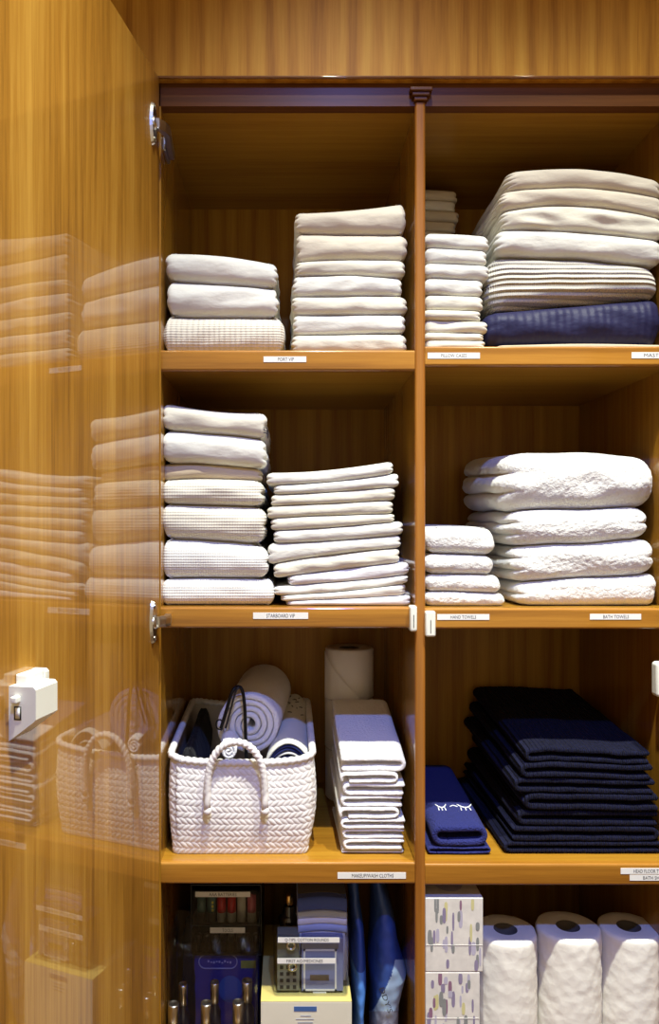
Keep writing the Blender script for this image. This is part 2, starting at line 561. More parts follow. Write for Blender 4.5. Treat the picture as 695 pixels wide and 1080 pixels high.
def stack(xr, bounds, Y, depth, specs, seed, shelf_z, amp=0.0008, slopes=None, group=None, name='folded_sheet', cat='folded linen', dy=None):
    """specs top to bottom: dict(x=(px0,px1), mat=, label=, ...)"""
    X0, X1 = PX(xr[0], Y), PX(xr[1], Y)
    n = len(specs)
    fs = []
    for k, b in enumerate(bounds):
        sl = slopes[k] if slopes else 0.0
        fs.append(iface(b, X0, X1, Y, seed * 31 + k, amp, sl))
    flat = lambda x, y: np.full(np.shape(x), shelf_z + 0.0004)
    fs[-1] = flat
    out = []
    for i, sp in enumerate(specs):
        top, bot = fs[i], fs[i + 1]
        bt = (lambda b: (lambda x, y: b(x, y) + 0.0002))(bot) if i < n - 1 else bot
        tp = (lambda t: (lambda x, y: t(x, y) - 0.0002))(top)
        yy = Y + (sp.get('dy', 0.0))
        x0, x1 = PX(sp['x'][0], yy), PX(sp['x'][1], yy)
        kw = {k: sp[k] for k in ('rf', 'rs', 'lobes', 'corner', 'wr', 'wf', 'step', 'rough', 'rfreq', 'lobe_amp') if k in sp}
        mb = fold_block(x0, x1, yy, sp.get('yb', Y + depth), bt, tp, seed=seed * 100 + i, **kw)
        zb = float(np.min([p[2] for p in mb.v]))
        o = mb.build(sp.get('name', name), sp['mat'], None, ((x0 + x1) / 2, yy + depth / 2, zb))
        tag(o, sp['label'], sp.get('cat', cat), sp.get('group', group))
        out.append(o)
    return out

def ribbon(path, th, y0, y1, rise=0.0, shift=0.0, ny=12, seed=0, wob=0.0008, edge=0.35, back_narrow=0.0):
    """a cloth band following path (x,z), swept along depth"""
    P = np.array(path, float)
    # resample
    d = np.r_[0, np.cumsum(np.linalg.norm(np.diff(P, axis=0), axis=1))]
    n = max(16, int(d[-1] / 0.0035))
    s = np.linspace(0, d[-1], n)
    P = np.column_stack([np.interp(s, d, P[:, 0]), np.interp(s, d, P[:, 1])])
    for _ in range(2):
        P[1:-1] = (P[:-2] + 2 * P[1:-1] + P[2:]) / 4
    T = np.gradient(P, axis=0); T /= np.linalg.norm(T, axis=1)[:, None]
    Nn = np.column_stack([-T[:, 1], T[:, 0]])
    fn = waves(seed + 5, 22.0); fx = waves(seed + 9, 9.0)
    secs = []
    prof = [(0.0, 0.30), (0.0006, 0.62), (0.0018, 0.86), (0.004, 1.0)]
    ys = [(y0 + a, b) for a, b in prof] + [(y0 + 0.004 + (y1 - y0 - 0.008) * i / ny, 1.0) for i in range(1, ny + 1)] + [(y1 - b_, a_) for b_, a_ in ((0.001, 0.8), (0.0, 0.4))]
    xc = P[:, 0].mean()
    for y, k in ys:
        h = th / 2 * k
        u = (y - y0) / (y1 - y0)
        A = P + Nn * h; B = P - Nn * h
        e0 = P[0] - T[0] * h * 0.8; e1 = P[-1] + T[-1] * h * 0.8
        O = np.vstack([A, e1[None], B[::-1], e0[None]])
        O = O.copy()
        O[:, 0] = xc + (O[:, 0] - xc) * (1 - back_narrow * u)
        Q = np.column_stack([O[:, 0], np.full(len(O), y), O[:, 1]])
        w_ = wob * fn(Q * np.array([1, 0.5, 1]))
        Q[:, 2] += rise * u + w_
        Q[:, 0] += shift * u + wob * fx(Q)
        if k < 1:
            Q[:, 1] += wob * 1.2 * fx(Q * 2.0) if y < (y0 + y1) / 2 else 0
        secs.append(Q)
    V = np.concatenate(secs); M = len(secs[0])
    f = []
    for i in range(len(secs) - 1):
        for k in range(M):
            k2 = (k + 1) % M
            f.append((i * M + k, (i + 1) * M + k, (i + 1) * M + k2, i * M + k2))
    for base, flip in ((0, False), ((len(secs) - 1) * M, True)):
        q = []
        for i in range(n - 1):
            q.append((base + i, base + i + 1, base + (2 * n) - (i + 1), base + (2 * n) - i))
        q.append((base + n - 1, base + n, base + n + 1))
        q.append((base + 2 * n + 1, base, base + 2 * n))
        if flip: q = [tuple(reversed(a)) for a in q]
        f += q
    mb = MB(); mb.add(V, f)
    return mb

def text_mesh(txt, size):
    cu = bpy.data.curves.new('lettering', 'FONT')
    cu.body = txt; cu.size = size; cu.align_x = 'LEFT'; cu.align_y = 'CENTER'
    cu.resolution_u = 2
    o = bpy.data.objects.new('lettering', cu)
    COL.objects.link(o)
    dg = bpy.context.evaluated_depsgraph_get()
    me = bpy.data.meshes.new_from_object(o.evaluated_get(dg))
    v = [tuple(a.co) for a in me.vertices]; f = [tuple(p.vertices) for p in me.polygons]
    bpy.data.objects.remove(o); bpy.data.curves.remove(cu); bpy.data.meshes.remove(me)
    return v, f

def add_text(mb, txt, fn, size, mi, width=None, cx=None, left=None, bold=0.0):
    """fn maps (a,b) text plane coords to a 3D point"""
    v, f = text_mesh(txt, size)
    if not v: return
    xs = [p[0] for p in v]; ys = [p[1] for p in v]
    w_ = max(xs) - min(xs); k = 1.0
    if width: k = width / w_
    my = (max(ys) + min(ys)) / 2
    off = left if left is not None else (cx or 0) - w_ * k / 2
    V = [fn(off + (p[0] - min(xs)) * k, (p[1] - my)) for p in v]
    mb.add(V, f, mi, False)

# ------------------------------------------------------------------ the room
def slab(name, mat, *a, b=0.0):
    mb = MB(); mb.box(*a, b=b)
    o = mb.build(name, mat, None, ((a[0] + a[1]) / 2, (a[2] + a[3]) / 2, a[4]))
    return struct(o)
RX0, RX1, RY0, RY1 = -1.0, 1.5, -1.3, 1.61
slab('floor', wood('floor_boards', 'Y', (0.07, 0.035, 0.012, 1), (0.13, 0.065, 0.022, 1), (0.18, 0.10, 0.04, 1), 0.3, 0.2), RX0 - .05, RX1 + .05, RY0 - .05, RY1 + .05, -0.05, 0.0)
slab('ceiling', ceil_paint, RX0 - .05, RX1 + .05, RY0 - .05, RY1 + .05, CEIL, CEIL + 0.05)
slab('wall_left', wall_paint, RX0 - .05, RX0, RY0 - .05, RY1 + .05, 0, CEIL)
slab('wall_right', wall_paint, RX1, RX1 + .05, RY0 - .05, RY1 + .05, 0, CEIL)
slab('wall_front', wall_paint, RX0, RX1, RY1, RY1 + .05, 0, CEIL)

for i, (lx, ly, colr, pw) in enumerate(LAMPS):
    t = thing('ceiling_downlight', ['round recessed ceiling downlight over the left shelves',
              'round recessed ceiling downlight over the right shelves', 'round cool white ceiling downlight further out in the room'][i], 'ceiling light', (lx, ly, CEIL - 0.008), 'recessed ceiling lights')
    mb = MB(); mb.lathe([(0.030, 0.004), (0.031, -0.003), (0.040, -0.003), (0.044, 0.008), (0.030, 0.008)], (lx, ly, CEIL - 0.008), 40)
    mb.build('trim_ring', metal, t)
    mb = MB(); mb.lathe([(0.0001, 0.006), (0.030, 0.006)], (lx, ly, CEIL - 0.008), 32)
    em, nt, b = new_mat('lamp_lens'); b.inputs['Emission Color'].default_value = colr + (1,); b.inputs['Emission Strength'].default_value = 3
    mb.build('lens', em, t)
    l = bpy.data.lights.new('lamp_light', 'SPOT'); l.shadow_soft_size = 0.022; l.color = colr; l.energy = pw
    l.spot_size = math.radians(81 if i < 2 else 62); l.spot_blend = 1.0
    lo = bpy.data.objects.new('lamp_light', l); COL.objects.link(lo); lo.parent = t; lo.location = (0, 0, -0.004)
    lo.rotation_euler = (math.radians(1 if i < 2 else 36), 0, 0)

# ------------------------------------------------------------------ the cabinet
XL, XD0, XD1, XR = -0.1985, PX(437.5), PX(448.5), PX(710)
cab = thing('linen_cabinet', 'built-in varnished wooden linen cabinet with open doors and labelled shelves of towels', 'cabinet', (0.2, 1.4, 0.0))
def part(name, mat, fn, parent=None):
    mb = MB(); fn(mb)
    return mb.build(name, mat, parent or cab)
ZTOP = PZ(112)            # underside of the top board
ZHEAD = PZ(84)
YH = 1.190
ZHB = PZ(84, YH)
part('back_panel', wood_back, lambda m: m.box(XL - .018, XR + .018, YB, YB + 0.018, 0.0, ZHEAD))
part('side_panel', wood_z, lambda m: m.box(XL - .018, XL, YF, YB, 0.0, ZHEAD, 0.001))
sp_r = part('side_panel', wood_z, lambda m: m.box(XR, XR + .018, YF, YB, 0.0, ZHEAD, 0.001))
part('top_panel', wood_x, lambda m: m.box(XL, XR, YF + 0.0202, YB, ZTOP, ZTOP + 0.018))
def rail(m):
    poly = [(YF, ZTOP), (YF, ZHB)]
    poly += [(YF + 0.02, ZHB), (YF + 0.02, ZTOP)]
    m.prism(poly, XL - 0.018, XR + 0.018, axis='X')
gl_rail = wood('varnished_wood_rail_shaded', 'X', (0.075, 0.024, 0.004, 1), (0.125, 0.042, 0.007, 1), (0.175, 0.062, 0.010, 1), 0.3, 0.15, 12)  # wood colour darkened to carry the shade below the header
gl_bead = wood('varnished_wood_bead', 'X', (0.12, 0.036, 0.006, 1), (0.20, 0.066, 0.010, 1), (0.28, 0.10, 0.018, 1), 0.03, 1.0, 14)
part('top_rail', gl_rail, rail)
wood_head = wood('varnished_wood_header', 'Z', (0.30, 0.12, 0.012, 1), (0.50, 0.235, 0.028, 1), (0.62, 0.34, 0.05, 1), 0.5, 0.05, 9)
def header(m):
    m.box(XL - .30, XR + .20, YH, YF + 0.0, ZHB, CEIL, 0.0003)
    pts = [(YH - 0.0022 + 0.0022 * math.cos(a) - 0.0, ZHB + 0.0025 + 0.0022 * math.sin(a)) for a in np.linspace(0, 2 * math.pi, 17)[:-1]]
    m.prism(pts, XL - .30, XR + .20, axis='X', smooth=True, mi=1)
wood_head.node_tree.nodes['Principled BSDF'].inputs['Specular IOR Level'].default_value = 0.12
part('header_panel', [wood_head, gl_bead], header)
part('plinth', wood_x, lambda m: m.box(XL, XR, YF + .04, YF + .055, 0.0, 0.12, 0.001))
ZBOT = PZ(1180)
for z in (0.12, ZBOT):
    part('bottom_board', wood_x, lambda m: m.box(XL, XR, YF, YB, z - 0.02, z, 0.001))

def divider(m):
    m.box(XD0 + 0.0005, XD1 - 0.0005, YF + 0.003, YB, 0.12, ZTOP, 0.0)
div = part('divider_panel', wood_z, divider)
def stile(m):
    z1 = ZTOP + 0.004
    r = 0.004
    poly = []
    for (cx, a0) in ((XD0 + r, math.pi), (XD1 - r, 1.5 * math.pi)):
        for k in range(6):
            a = a0 + math.pi / 2 * k / 5
            poly.append((cx + r * math.cos(a), YF - 0.003 + r + r * math.sin(a)))
    poly += [(XD1, YF + 0.006), (XD0, YF + 0.006)]
    m.prism(poly, 0.12, z1, axis='Z')
part('edge_strip', wood_stile, stile, div)
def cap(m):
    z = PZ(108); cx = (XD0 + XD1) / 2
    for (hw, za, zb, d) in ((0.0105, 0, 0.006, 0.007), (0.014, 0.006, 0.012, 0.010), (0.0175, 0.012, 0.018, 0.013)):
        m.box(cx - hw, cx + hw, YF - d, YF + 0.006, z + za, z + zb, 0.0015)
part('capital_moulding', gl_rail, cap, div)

def nosed_shelf(x0, x1, ytop, ybot, labels=()):
    zt, zb = PZ(ytop), PZ(ybot)
    mb = MB(); mb.box(x0, x1, YF + 0.012, YB, zb, zt)
    sh = mb.build('shelf', wood_x, cab)
    sh['ztop'] = zt
    m = MB(); r = 0.004
    poly = [(YF + 0.012, zb + 0.0)]
    for k in range(6):
        a = math.pi / 2 * k / 5
        poly.append((YF + r - r * math.sin(a), zb + r - r * math.cos(a)))
    for k in range(6):
        a = math.pi / 2 * k / 5
        poly.append((YF + r - r * math.cos(a), zt - r + r * math.sin(a)))
    poly.append((YF + 0.012, zt))
    m.prism(poly, x0, x1, axis='X', smooth=False)
    m.build('front_edging', wood_edge, sh)
    for (a, b, ya, yb_, txt, tw, tl) in labels:
        m = MB()
        X0, X1, z1, z0 = PX(a), PX(b), PZ(ya), PZ(yb_)
        X1 = min(X1, x1 - 0.001)
        m.box(X0, X1, YF - 0.0007, YF + 0.0001, z0, z1, 0)
        add_text(m, txt, lambda p, q: (p, YF - 0.0009, (z0 + z1) / 2 + q), (z1 - z0) * 0.85, 1, width=tw * 0.0015, left=PX(tl))
        m.build('label_strip', [label_paper, ink], sh)
    return sh
s1l = nosed_shelf(XL, XD0, 369, 391, [(278, 323, 376, 382, 'PORT VIP', 17, 293)])
s1r = nosed_shelf(XD1, XR, 365, 386, [(451, 506, 372, 378.3, 'PILLOW CASES', 27, 465), (666, 709, 371.5, 378, 'MASTER VIP', 33, 679)])
s2l = nosed_shelf(XL, XD0, 640.5, 662.5, [(267, 325, 646, 652.7, 'STARBOARD VIP', 30, 281)])
s2r = nosed_shelf(XD1, XR, 641.5, 663.5, [(461, 516, 647.7, 653.7, 'HAND TOWELS', 27, 475), (622, 676, 647.4, 653.4, 'BATH TOWELS', 27, 636)])
s3l = nosed_shelf(XL, XD0, 909.5, 932.5, [(356, 428, 920, 926.6, 'MAKEUP/WASH CLOTHS', 44, 371)])
s3r = nosed_shelf(XD1, XR, 911, 934, [(654.5, 709, 915.5, 921.7, 'HEAD FLOOR TOWELS', 39, 668), (664, 709, 922.6, 928.6, 'BATH SHEETS', 26, 678)])
Z1L, Z1R, Z2L, Z2R, Z3L, Z3R = PZ(369), PZ(365), PZ(640.5), PZ(641.5), PZ(909.5), PZ(911)

def catch(m, x0, x1, ya, yb_):
    m.box(x0, x1, YF - 0.010, YF + 0.012, PZ(yb_), PZ(ya), 0.0035)
    xm = (x0 + x1) / 2
    m.box(xm - 0.0006, xm + 0.0006, YF - 0.0104, YF - 0.0098, PZ(yb_) + 0.006, PZ(ya) - 0.014, 0, mi=1)
part('lock_catch', [ivory_plastic, dark_slot], lambda m: catch(m, PX(431.5), PX(439), 638.5, 665.5), div)
part('lock_catch', [ivory_plastic, dark_slot], lambda m: catch(m, PX(447.6), PX(458.5), 644, 671), div)
part('lock_catch', [ivory_plastic, dark_slot], lambda m: m.box(PX(693), XR + 0.0005, YF + 0.0, YF + 0.022, PZ(736), PZ(699), 0.006), sp_r)

# the doors
def door(hx, hy, ang, side, label):
    """side=-1 left door, +1 right door; inner face starts at hinge (hx,hy)"""
    d = Vector((side * math.sin(ang), -math.cos(ang), 0))     # along the door
    n = Vector((-side * math.cos(ang), -math.sin(ang), 0))    # inner face normal
    def L(s_, k, z):                                          # s along door, k out of inner face
        return (hx + d.x * s_ + n.x * k, hy + d.y * s_ + n.y * k, z)
    mb = MB(); mb.box(0, 0.462, -0.02, 0, 0, ZHB - 0.25 - 0.0015, 0.0015)
    v = [L(a, b, c + 0.25) for a, b, c in mb.v]
    mb.v = v
    if side > 0: mb.f = [tuple(reversed(f)) for f in mb.f]
    else: mb.f = [f for f in mb.f]
    dr = mb.build('cabinet_door', wood_door, cab)
    return dr, L
dl, LL = door(-0.1980, 1.183, math.radians(11.5), -1, 'left')
dr_, LR = door(0.617, 1.183, math.radians(11.5), 1, 'right')

def hinge(zc, Lf, parent):
    m = MB()
    # cup flange on the door: a long pointed-oval plate
    n = 28; pts = []
    for k in range(n):
        a = 2 * math.pi * k / n
        pts.append((0.030 + 0.011 * math.cos(a) , 0.033 * math.sin(a)))
    v = [Lf(p, 0.0, zc + q) for p, q in pts] + [Lf(0.030 + (p - 0.030) * 0.86, 0.0045, zc + q * 0.93) for p, q in pts]
    f = [(i, (i + 1) % n, (i + 1) % n + n, i + n) for i in range(n)] + [tuple(range(n, 2 * n))]
    m.add(v, f, 0, False)
    # screws
    for dz in (-0.024, 0.024):
        m.lathe([(0.004, 0), (0.0035, 0.0015), (0.0001, 0.0018)], Lf(0.030, 0.0045, zc + dz), 14,
                M=Matrix.Rotation(math.radians(90 - 11.5), 3, 'Y'))
    # cup
    m.lathe([(0.0105, -0.002), (0.0105, 0.003), (0.008, 0.003), (0.008, 0.001), (0.0001, 0.001)], Lf(0.030, 0.004, zc), 24,
            M=Matrix.Rotation(math.radians(90 - 11.5), 3, 'Y'))
    m.build('hinge_plate' if False else 'hinge', metal, parent)
    a = MB()
    # arm to the cabinet side
    path = [Lf(0.030, 0.006, zc), Lf(0.018, 0.012, zc), Lf(0.004, 0.014, zc), (XL + 0.011, YF + 0.012, zc), (XL + 0.0095, YF + 0.05, zc)]
    P = np.array(path)
    V = []
    for p in P:
        for (ox, oz) in ((-0.0045, -0.008), (0.0045, -0.008), (0.0055, -0.004), (0.0055, 0.004), (0.0045, 0.008), (-0.0045, 0.008)):
            V.append((p[0] + ox, p[1], p[2] + oz))
    k = 6
    ff = [(i * k + j, i * k + (j + 1) % k, (i + 1) * k + (j + 1) % k, (i + 1) * k + j) for i in range(len(P) - 1) for j in range(k)]
    ff += [tuple(range(k))[::-1], tuple(range((len(P) - 1) * k, len(P) * k))]
    a.add(V, ff, 0, False)
    a.box(XL + 0.0001, XL + 0.006, YF + 0.012, YF + 0.06, zc - 0.011, zc + 0.011, 0.002)
    return a.build('hinge_arm', metal, parent)
zh1, zh2 = PZ(131, 1.155), PZ(656, 1.155)
hinge(zh1, LL, dl); hinge(zh2, LL, dl)

# push-lock body on the left door
def latch(m, L, s0, zc):
    """stepped white lock body"""
    def bx(sa, sb, ka, kb, za, zb, b, mi=0):
        t = MB(); t.box(sa, sb, ka, kb, za, zb, b)
        m.add([L(*p) for p in t.v], t.f, mi, True)
    # wedge-bottomed housing (profile in k,z), swept along the door
    hz = 0.036
    def house(sa, sb, k1, zt, zb1, zb2, b=0.003):
        prof = [(0.0, zt), (k1 - b, zt), (k1, zt - b), (k1, zb1 + b), (k1 - b, zb1), (0.0, zb2)]
        n = len(prof)
        v = [L(sa, k, zc + z) for k, z in prof] + [L(sb, k, zc + z) for k, z in prof]
        f = [(i, (i + 1) % n, (i + 1) % n + n, i + n) for i in range(n)] + [tuple(range(n))[::-1], tuple(range(n, 2 * n))]
        m.add(v, f, 0, False)
    house(s0 - 0.022, s0 + 0.022, 0.030, 0.024, -0.012, -0.032)
    house(s0 - 0.030, s0 - 0.0225, 0.016, 0.034, -0.010, -0.030)
    bx(s0 - 0.022, s0 + 0.010, 0.0, 0.014, zc + 0.022, zc + 0.034, 0.002)
    bx(s0 + 0.021, s0 + 0.030, 0.006, 0.013, zc + 0.008, zc + 0.015, 0.0015)
    bx(s0 + 0.0218, s0 + 0.0224, 0.006, 0.014, zc - 0.010, zc + 0.004, 0.0, 1)
    bx(s0 + 0.0222, s0 + 0.0227, 0.0075, 0.0125, zc - 0.0085, zc + 0.0025, 0.0)
m = MB(); latch(m, LL, 0.399, PZ(729, 0.86)); m.build('push_lock', [ivory_plastic, dark_slot], dl)
# ------------------------------------------------------------------ folded linen, top left shelf
ORD = ['topmost', 'second from the top', 'third from the top', 'fourth from the top', 'fifth from the top', 'sixth from the top',
       'seventh from the top', 'eighth from the top', 'ninth from the top', 'tenth from the top', 'eleventh from the top', 'bottommost']
def od(i, n): return 'bottommost' if i == n - 1 else ORD[i]
Yi = 1.222
sp = [dict(x=(174, 294), mat=sheet_white, label='white sheet sagging to the right, topmost of the short stack, top left shelf', lobes=(2, 3)),
      dict(x=(174, 295.5), mat=sheet_white, label='creased white folded sheet, middle of the short stack on top left shelf', lobes=(2, 3)),
      dict(x=(171.5, 300), mat=waffle_big, label='bobbly ribbed cream blanket at the bottom of the short stack on top left shelf', lobes=(1, 1), name='folded_blanket', cat='folded blanket', wr=0.0015)]
stack((172, 300), [(264, 267, 278), (293.5, 297, 303.5), (331, 332, 333), (369,)*3], Yi, 0.33, sp, 11, Z1L, group='short stack on the top left shelf', amp=0.0006)
n = 7
xs = [(310, 430), (311, 430), (311, 428), (307.5, 426.5), (307, 430), (307.5, 429), (307.5, 429)]
mt = [sheet_cream, sheet_cream, sheet_ivory, sheet_white, sheet_ivory, sheet_white, sheet_ivory]
ds = ['thick cream slanting sheet,', 'thick cream folded sheet,', 'cream folded sheet,', 'white folded sheet,', 'ivory folded sheet,', 'white folded sheet,', 'thin ivory folded sheet,']
sp = [dict(x=xs[i], mat=mt[i], label='%s %s of the tall stack on top left shelf' % (ds[i], od(i, n)), lobes=(3, 2)) for i in range(n)]
stack((307, 431), [(222, 218, 210.5), (244, 244.5, 245), (275, 272, 273.5), (290, 289, 293), (312, 311, 311), (330, 330.5, 330), (352, 351, 351), (369,)*3], Yi, 0.33, sp, 12, Z1L, group='tall stack on the top left shelf')

# top right shelf: pillowcases
n = 9
tops = [244.5, 260.5, 276.5, 292.5, 310, 326, 337, 350.5, 358]
ext = [(449, 517), (449, 515.5), (448.5, 517), (448.5, 511.5), (449, 511.5), (448.5, 509.5), (448.5, 516), (448.5, 511), (449, 514)]
bd = [(t - 0.5, t + 0.5, t + 3.5 * (1 - i / 9)) for i, t in enumerate(tops)] + [(365,) * 3]
mm = [sheet_white, sheet_white, sheet_white, sheet_white, sheet_ivory, sheet_ivory, sheet_ivory, sheet_ivory, sheet_ivory]
sp = [dict(x=ext[i], mat=mm[i], label='narrow %s pillowcase, %s in the stack right of the divider' % ('white' if i < 4 else 'ivory', od(i, n)), lobes=(1, 2), step=0.004) for i in range(n)]
stack((448, 517), bd, Yi, 0.15, sp, 13, Z1R, group='pillowcases at the front of the top right shelf', name='folded_pillowcase', cat='pillowcase', amp=0.0003)
# pile behind them
n = 8; Yb = 1.42
zt = np.r_[PZ(199, Yb) - 0.0195 * np.arange(5), np.linspace(PZ(199, Yb) - 0.0195 * 5, Z1R, 4)]
r_ = random.Random(4)
bd = [tuple([CY - (z - CZ) * F / Yb] * 3) for z in zt]
bd = [(b[0] - 1, b[1], b[2] + 2) if i < n else b for i, b in enumerate(bd)]
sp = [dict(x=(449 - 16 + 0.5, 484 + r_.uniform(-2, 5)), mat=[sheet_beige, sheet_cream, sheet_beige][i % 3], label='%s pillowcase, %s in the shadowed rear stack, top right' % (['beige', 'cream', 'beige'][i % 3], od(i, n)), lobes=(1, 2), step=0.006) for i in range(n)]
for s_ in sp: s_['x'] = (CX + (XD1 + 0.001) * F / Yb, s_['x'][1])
stack((434, 488), bd, Yb, 0.14, sp, 14, Z1R, group='pillowcases at the back of the top right shelf', name='folded_pillowcase', cat='pillowcase', amp=0.0002)

# top right shelf: bed linen
bdl = [(184, 175, 190), (203, 196, 207), (224, 215, 229), (241, 242, 252), (266, 269, 279), (327, 318, 311), (364.0, 362.5, 363), (365,)*3]
sp = [dict(x=(535, 702), mat=sheet_cream, label='cream folded sheet, rounded and rumpled, topmost of the big stack on top right shelf', lobes=(4, 2), corner=0.02, wr=0.002),
      dict(x=(528, 703), mat=sheet_cream, label='cream folded sheet with creased front, second in the big stack on top right shelf', lobes=(4, 2), corner=0.015, wr=0.002),
      dict(x=(530, 703), mat=sheet_ivory, label='ivory folded sheet with deep dimples, third in the big stack on top right shelf', lobes=(3, 2), corner=0.015, wr=0.0035),
      dict(x=(523, 702), mat=sheet_white, label='smooth white folded sheet resting on the striped ribbed blanket of the top right shelf', lobes=(3, 2), corner=0.02, wr=0.002),
      dict(x=(516, 701), mat=ribbed, label='thick cream blanket with fine dark ribs, above the navy quilt on top right shelf', lobes=(2, 1), corner=0.035, name='folded_blanket', cat='folded blanket', wr=0.003, wf=10, rs=0.25),
      dict(x=(511, 703), mat=quilt_navy, label='navy blue quilted blanket near the bottom of the big stack on top right shelf', lobes=(2, 1), corner=0.03, name='folded_quilt', cat='folded quilt', wr=0.002, wf=10),
      dict(x=(525, 704), mat=sheet_beige, label='thin beige cloth under the navy quilt on top right shelf', lobes=(1, 1), corner=0.01, name='folded_cloth', cat='folded cloth', wr=0.0, rf=0.3)]
stack((516, 702), bdl, 1.222, 0.34, sp, 15, Z1R, amp=0.0008, group='bed linen on the top right shelf')

# middle left shelf
sp = [dict(x=(169.5, 282), mat=sheet_ivory, label='plump white sheet with navy stripes at its right end, topmost on middle left shelf', lobes=(2, 2), wr=0.002),
      dict(x=(169.5, 281.5), mat=sheet_white, label='plump plain white sheet, second from the top by the door on middle left shelf', lobes=(2, 3), wr=0.002),
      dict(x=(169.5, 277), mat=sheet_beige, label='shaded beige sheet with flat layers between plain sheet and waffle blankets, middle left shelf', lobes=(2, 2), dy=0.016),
      dict(x=(169.5, 279.5), mat=waffle, label='thin cream waffle blanket, uppermost of four waffle blankets on middle left shelf', lobes=(1, 2), name='folded_blanket', cat='folded blanket'),
      dict(x=(169.5, 281), mat=waffle, label='thick cream waffle blanket, second of four waffle blankets on middle left shelf', lobes=(1, 2), name='folded_blanket', cat='folded blanket'),
      dict(x=(169.5, 283), mat=waffle_white, label='thick white waffle blanket, third of four waffle blankets on middle left shelf', lobes=(1, 2), name='folded_blanket', cat='folded blanket'),
      dict(x=(169.5, 289.5), mat=waffle_white, label='white waffle blanket lying directly on the middle left shelf board by the door', lobes=(1, 1), name='folded_blanket', cat='folded blanket')]
o_st = stack((170, 289), [(423, 432.5, 433), (453, 457, 464.5), (488, 489, 495), (506, 505, 507.5), (531, 532.5, 533.5), (568, 571, 575), (611, 611, 612), (640.5,)*3], Yi, 0.34, sp, 16, Z2L, group='stack of sheets and waffle blankets by the door')
for k in range(3):
    m = MB(); xx = PX(281.8, Yi)
    zc = PZ(452 + k * 2.6, Yi)
    m.tube([(xx - 0.006, Yi + 0.001, zc + 0.002), (xx - 0.0005, Yi + 0.005, zc + 0.001), (xx + 0.0002, Yi + 0.018, zc), (xx - 0.0005, Yi + 0.06, zc)], 0.0007, 6)
    m.build('navy_stripe', stripe_navy, o_st[0])

q = lambda L, M_, R: (470 + L / 3.971, 470 + M_ / 3.971, 470 + R / 3.971)
bdd = [q(112, 96, 50), q(166, 148, 105), q(207, 192, 167), q(255, 240, 226), q(306, 292, 284), q(357, 340, 312), q(410, 398, 370), q(500, 455, 425), q(562, 522, 487), q(592, 573, 540), q(628, 612, 575), q(655, 643, 628), (640.5,) * 3]
xe = [(45, 578), (75, 605), (60, 585), (45, 575), (62, 590), (72, 620), (45, 615), (70, 610), (135, 645), (75, 640), (105, 630), (125, 652)]
mt = [sheet_white, sheet_white, sheet_ivory, sheet_ivory, sheet_ivory, sheet_white, sheet_white, sheet_ivory, sheet_pale, sheet_white, sheet_white, sheet_pale]
ds = ['white', 'thin white', 'ivory', 'ivory', 'shaded ivory', 'white', 'thick white sagging', 'creased ivory', 'pale lilac white', 'rumpled white', 'rumpled white', 'thin pale lilac']
n = 12
sp = [dict(x=(270 + a / 3.971, 270 + b / 3.971), mat=mt[i], label='%s sheet, %s of the leaning stack, middle left shelf' % (ds[i], od(i, n)), lobes=(2, 2), wr=0.0012 + 0.0006 * (i > 5), lobe_amp=0.004) for i, (a, b) in enumerate(xe)]
stack((282, 433), bdd, Yi, 0.32, sp, 17, Z2L, group='leaning stack of sheets on the middle left shelf', amp=0.0005)

# middle right shelf: terry
sp = [dict(x=(449, 523.5), mat=terry, lobes=(1, 1)), dict(x=(449, 522), mat=terry, lobes=(1, 1)), dict(x=(449, 529), mat=terry, lobes=(1, 1)), dict(x=(449, 534), mat=terry, lobes=(1, 1))]
for i, s_ in enumerate(sp):
    s_.update(label='white terry hand towel, %s of the small stack right of the divider' % od(i, 4), corner=0.014, step=0.0025, rough=0.0015, rf=0.55, rs=0.6, wr=0.0012)
stack((448, 534), [(557, 556, 558), (584, 585, 587), (605, 606, 608), (624.5, 625, 626.5), (641.5,) * 3], 1.226, 0.24, sp, 18, Z2R, group='hand towels on the middle right shelf', name='hand_towel', cat='towel', slopes=[0.03, 0, 0, 0, 0])
sp = [dict(x=(528, 700), dy=0.0, lobes=(3, 1), corner=0.055, lobe_amp=0.014), dict(x=(537, 690), lobes=(3, 2), corner=0.04, lobe_amp=0.010), dict(x=(541, 697), lobes=(3, 2), corner=0.035, lobe_amp=0.010), dict(x=(546, 699), lobes=(2, 1), corner=0.03, lobe_amp=0.008)]
lb = ['big plump white bath towel with loose curled folds, topmost of the bath towels', 'white bath towel directly under the plump curled one', 'white bath towel, second up from the shelf board, under two others', 'white bath towel lying on the shelf board above the bath towels label']
for i, s_ in enumerate(sp):
    s_.update(mat=terry, label=lb[i], step=0.0027, rough=0.0021, rf=0.42, rs=0.35, wr=0.0025, wf=12, rfreq=105)
stack((505, 700), [(482, 476, 484), (541, 537, 533), (576, 574, 568), (617, 611, 606), (641.5,) * 3], 1.226, 0.33, sp, 19, Z2R, group='bath towels on the middle right shelf', name='bath_towel', cat='towel', slopes=[0.06, 0.02, 0.01, 0, 0], amp=0.002)

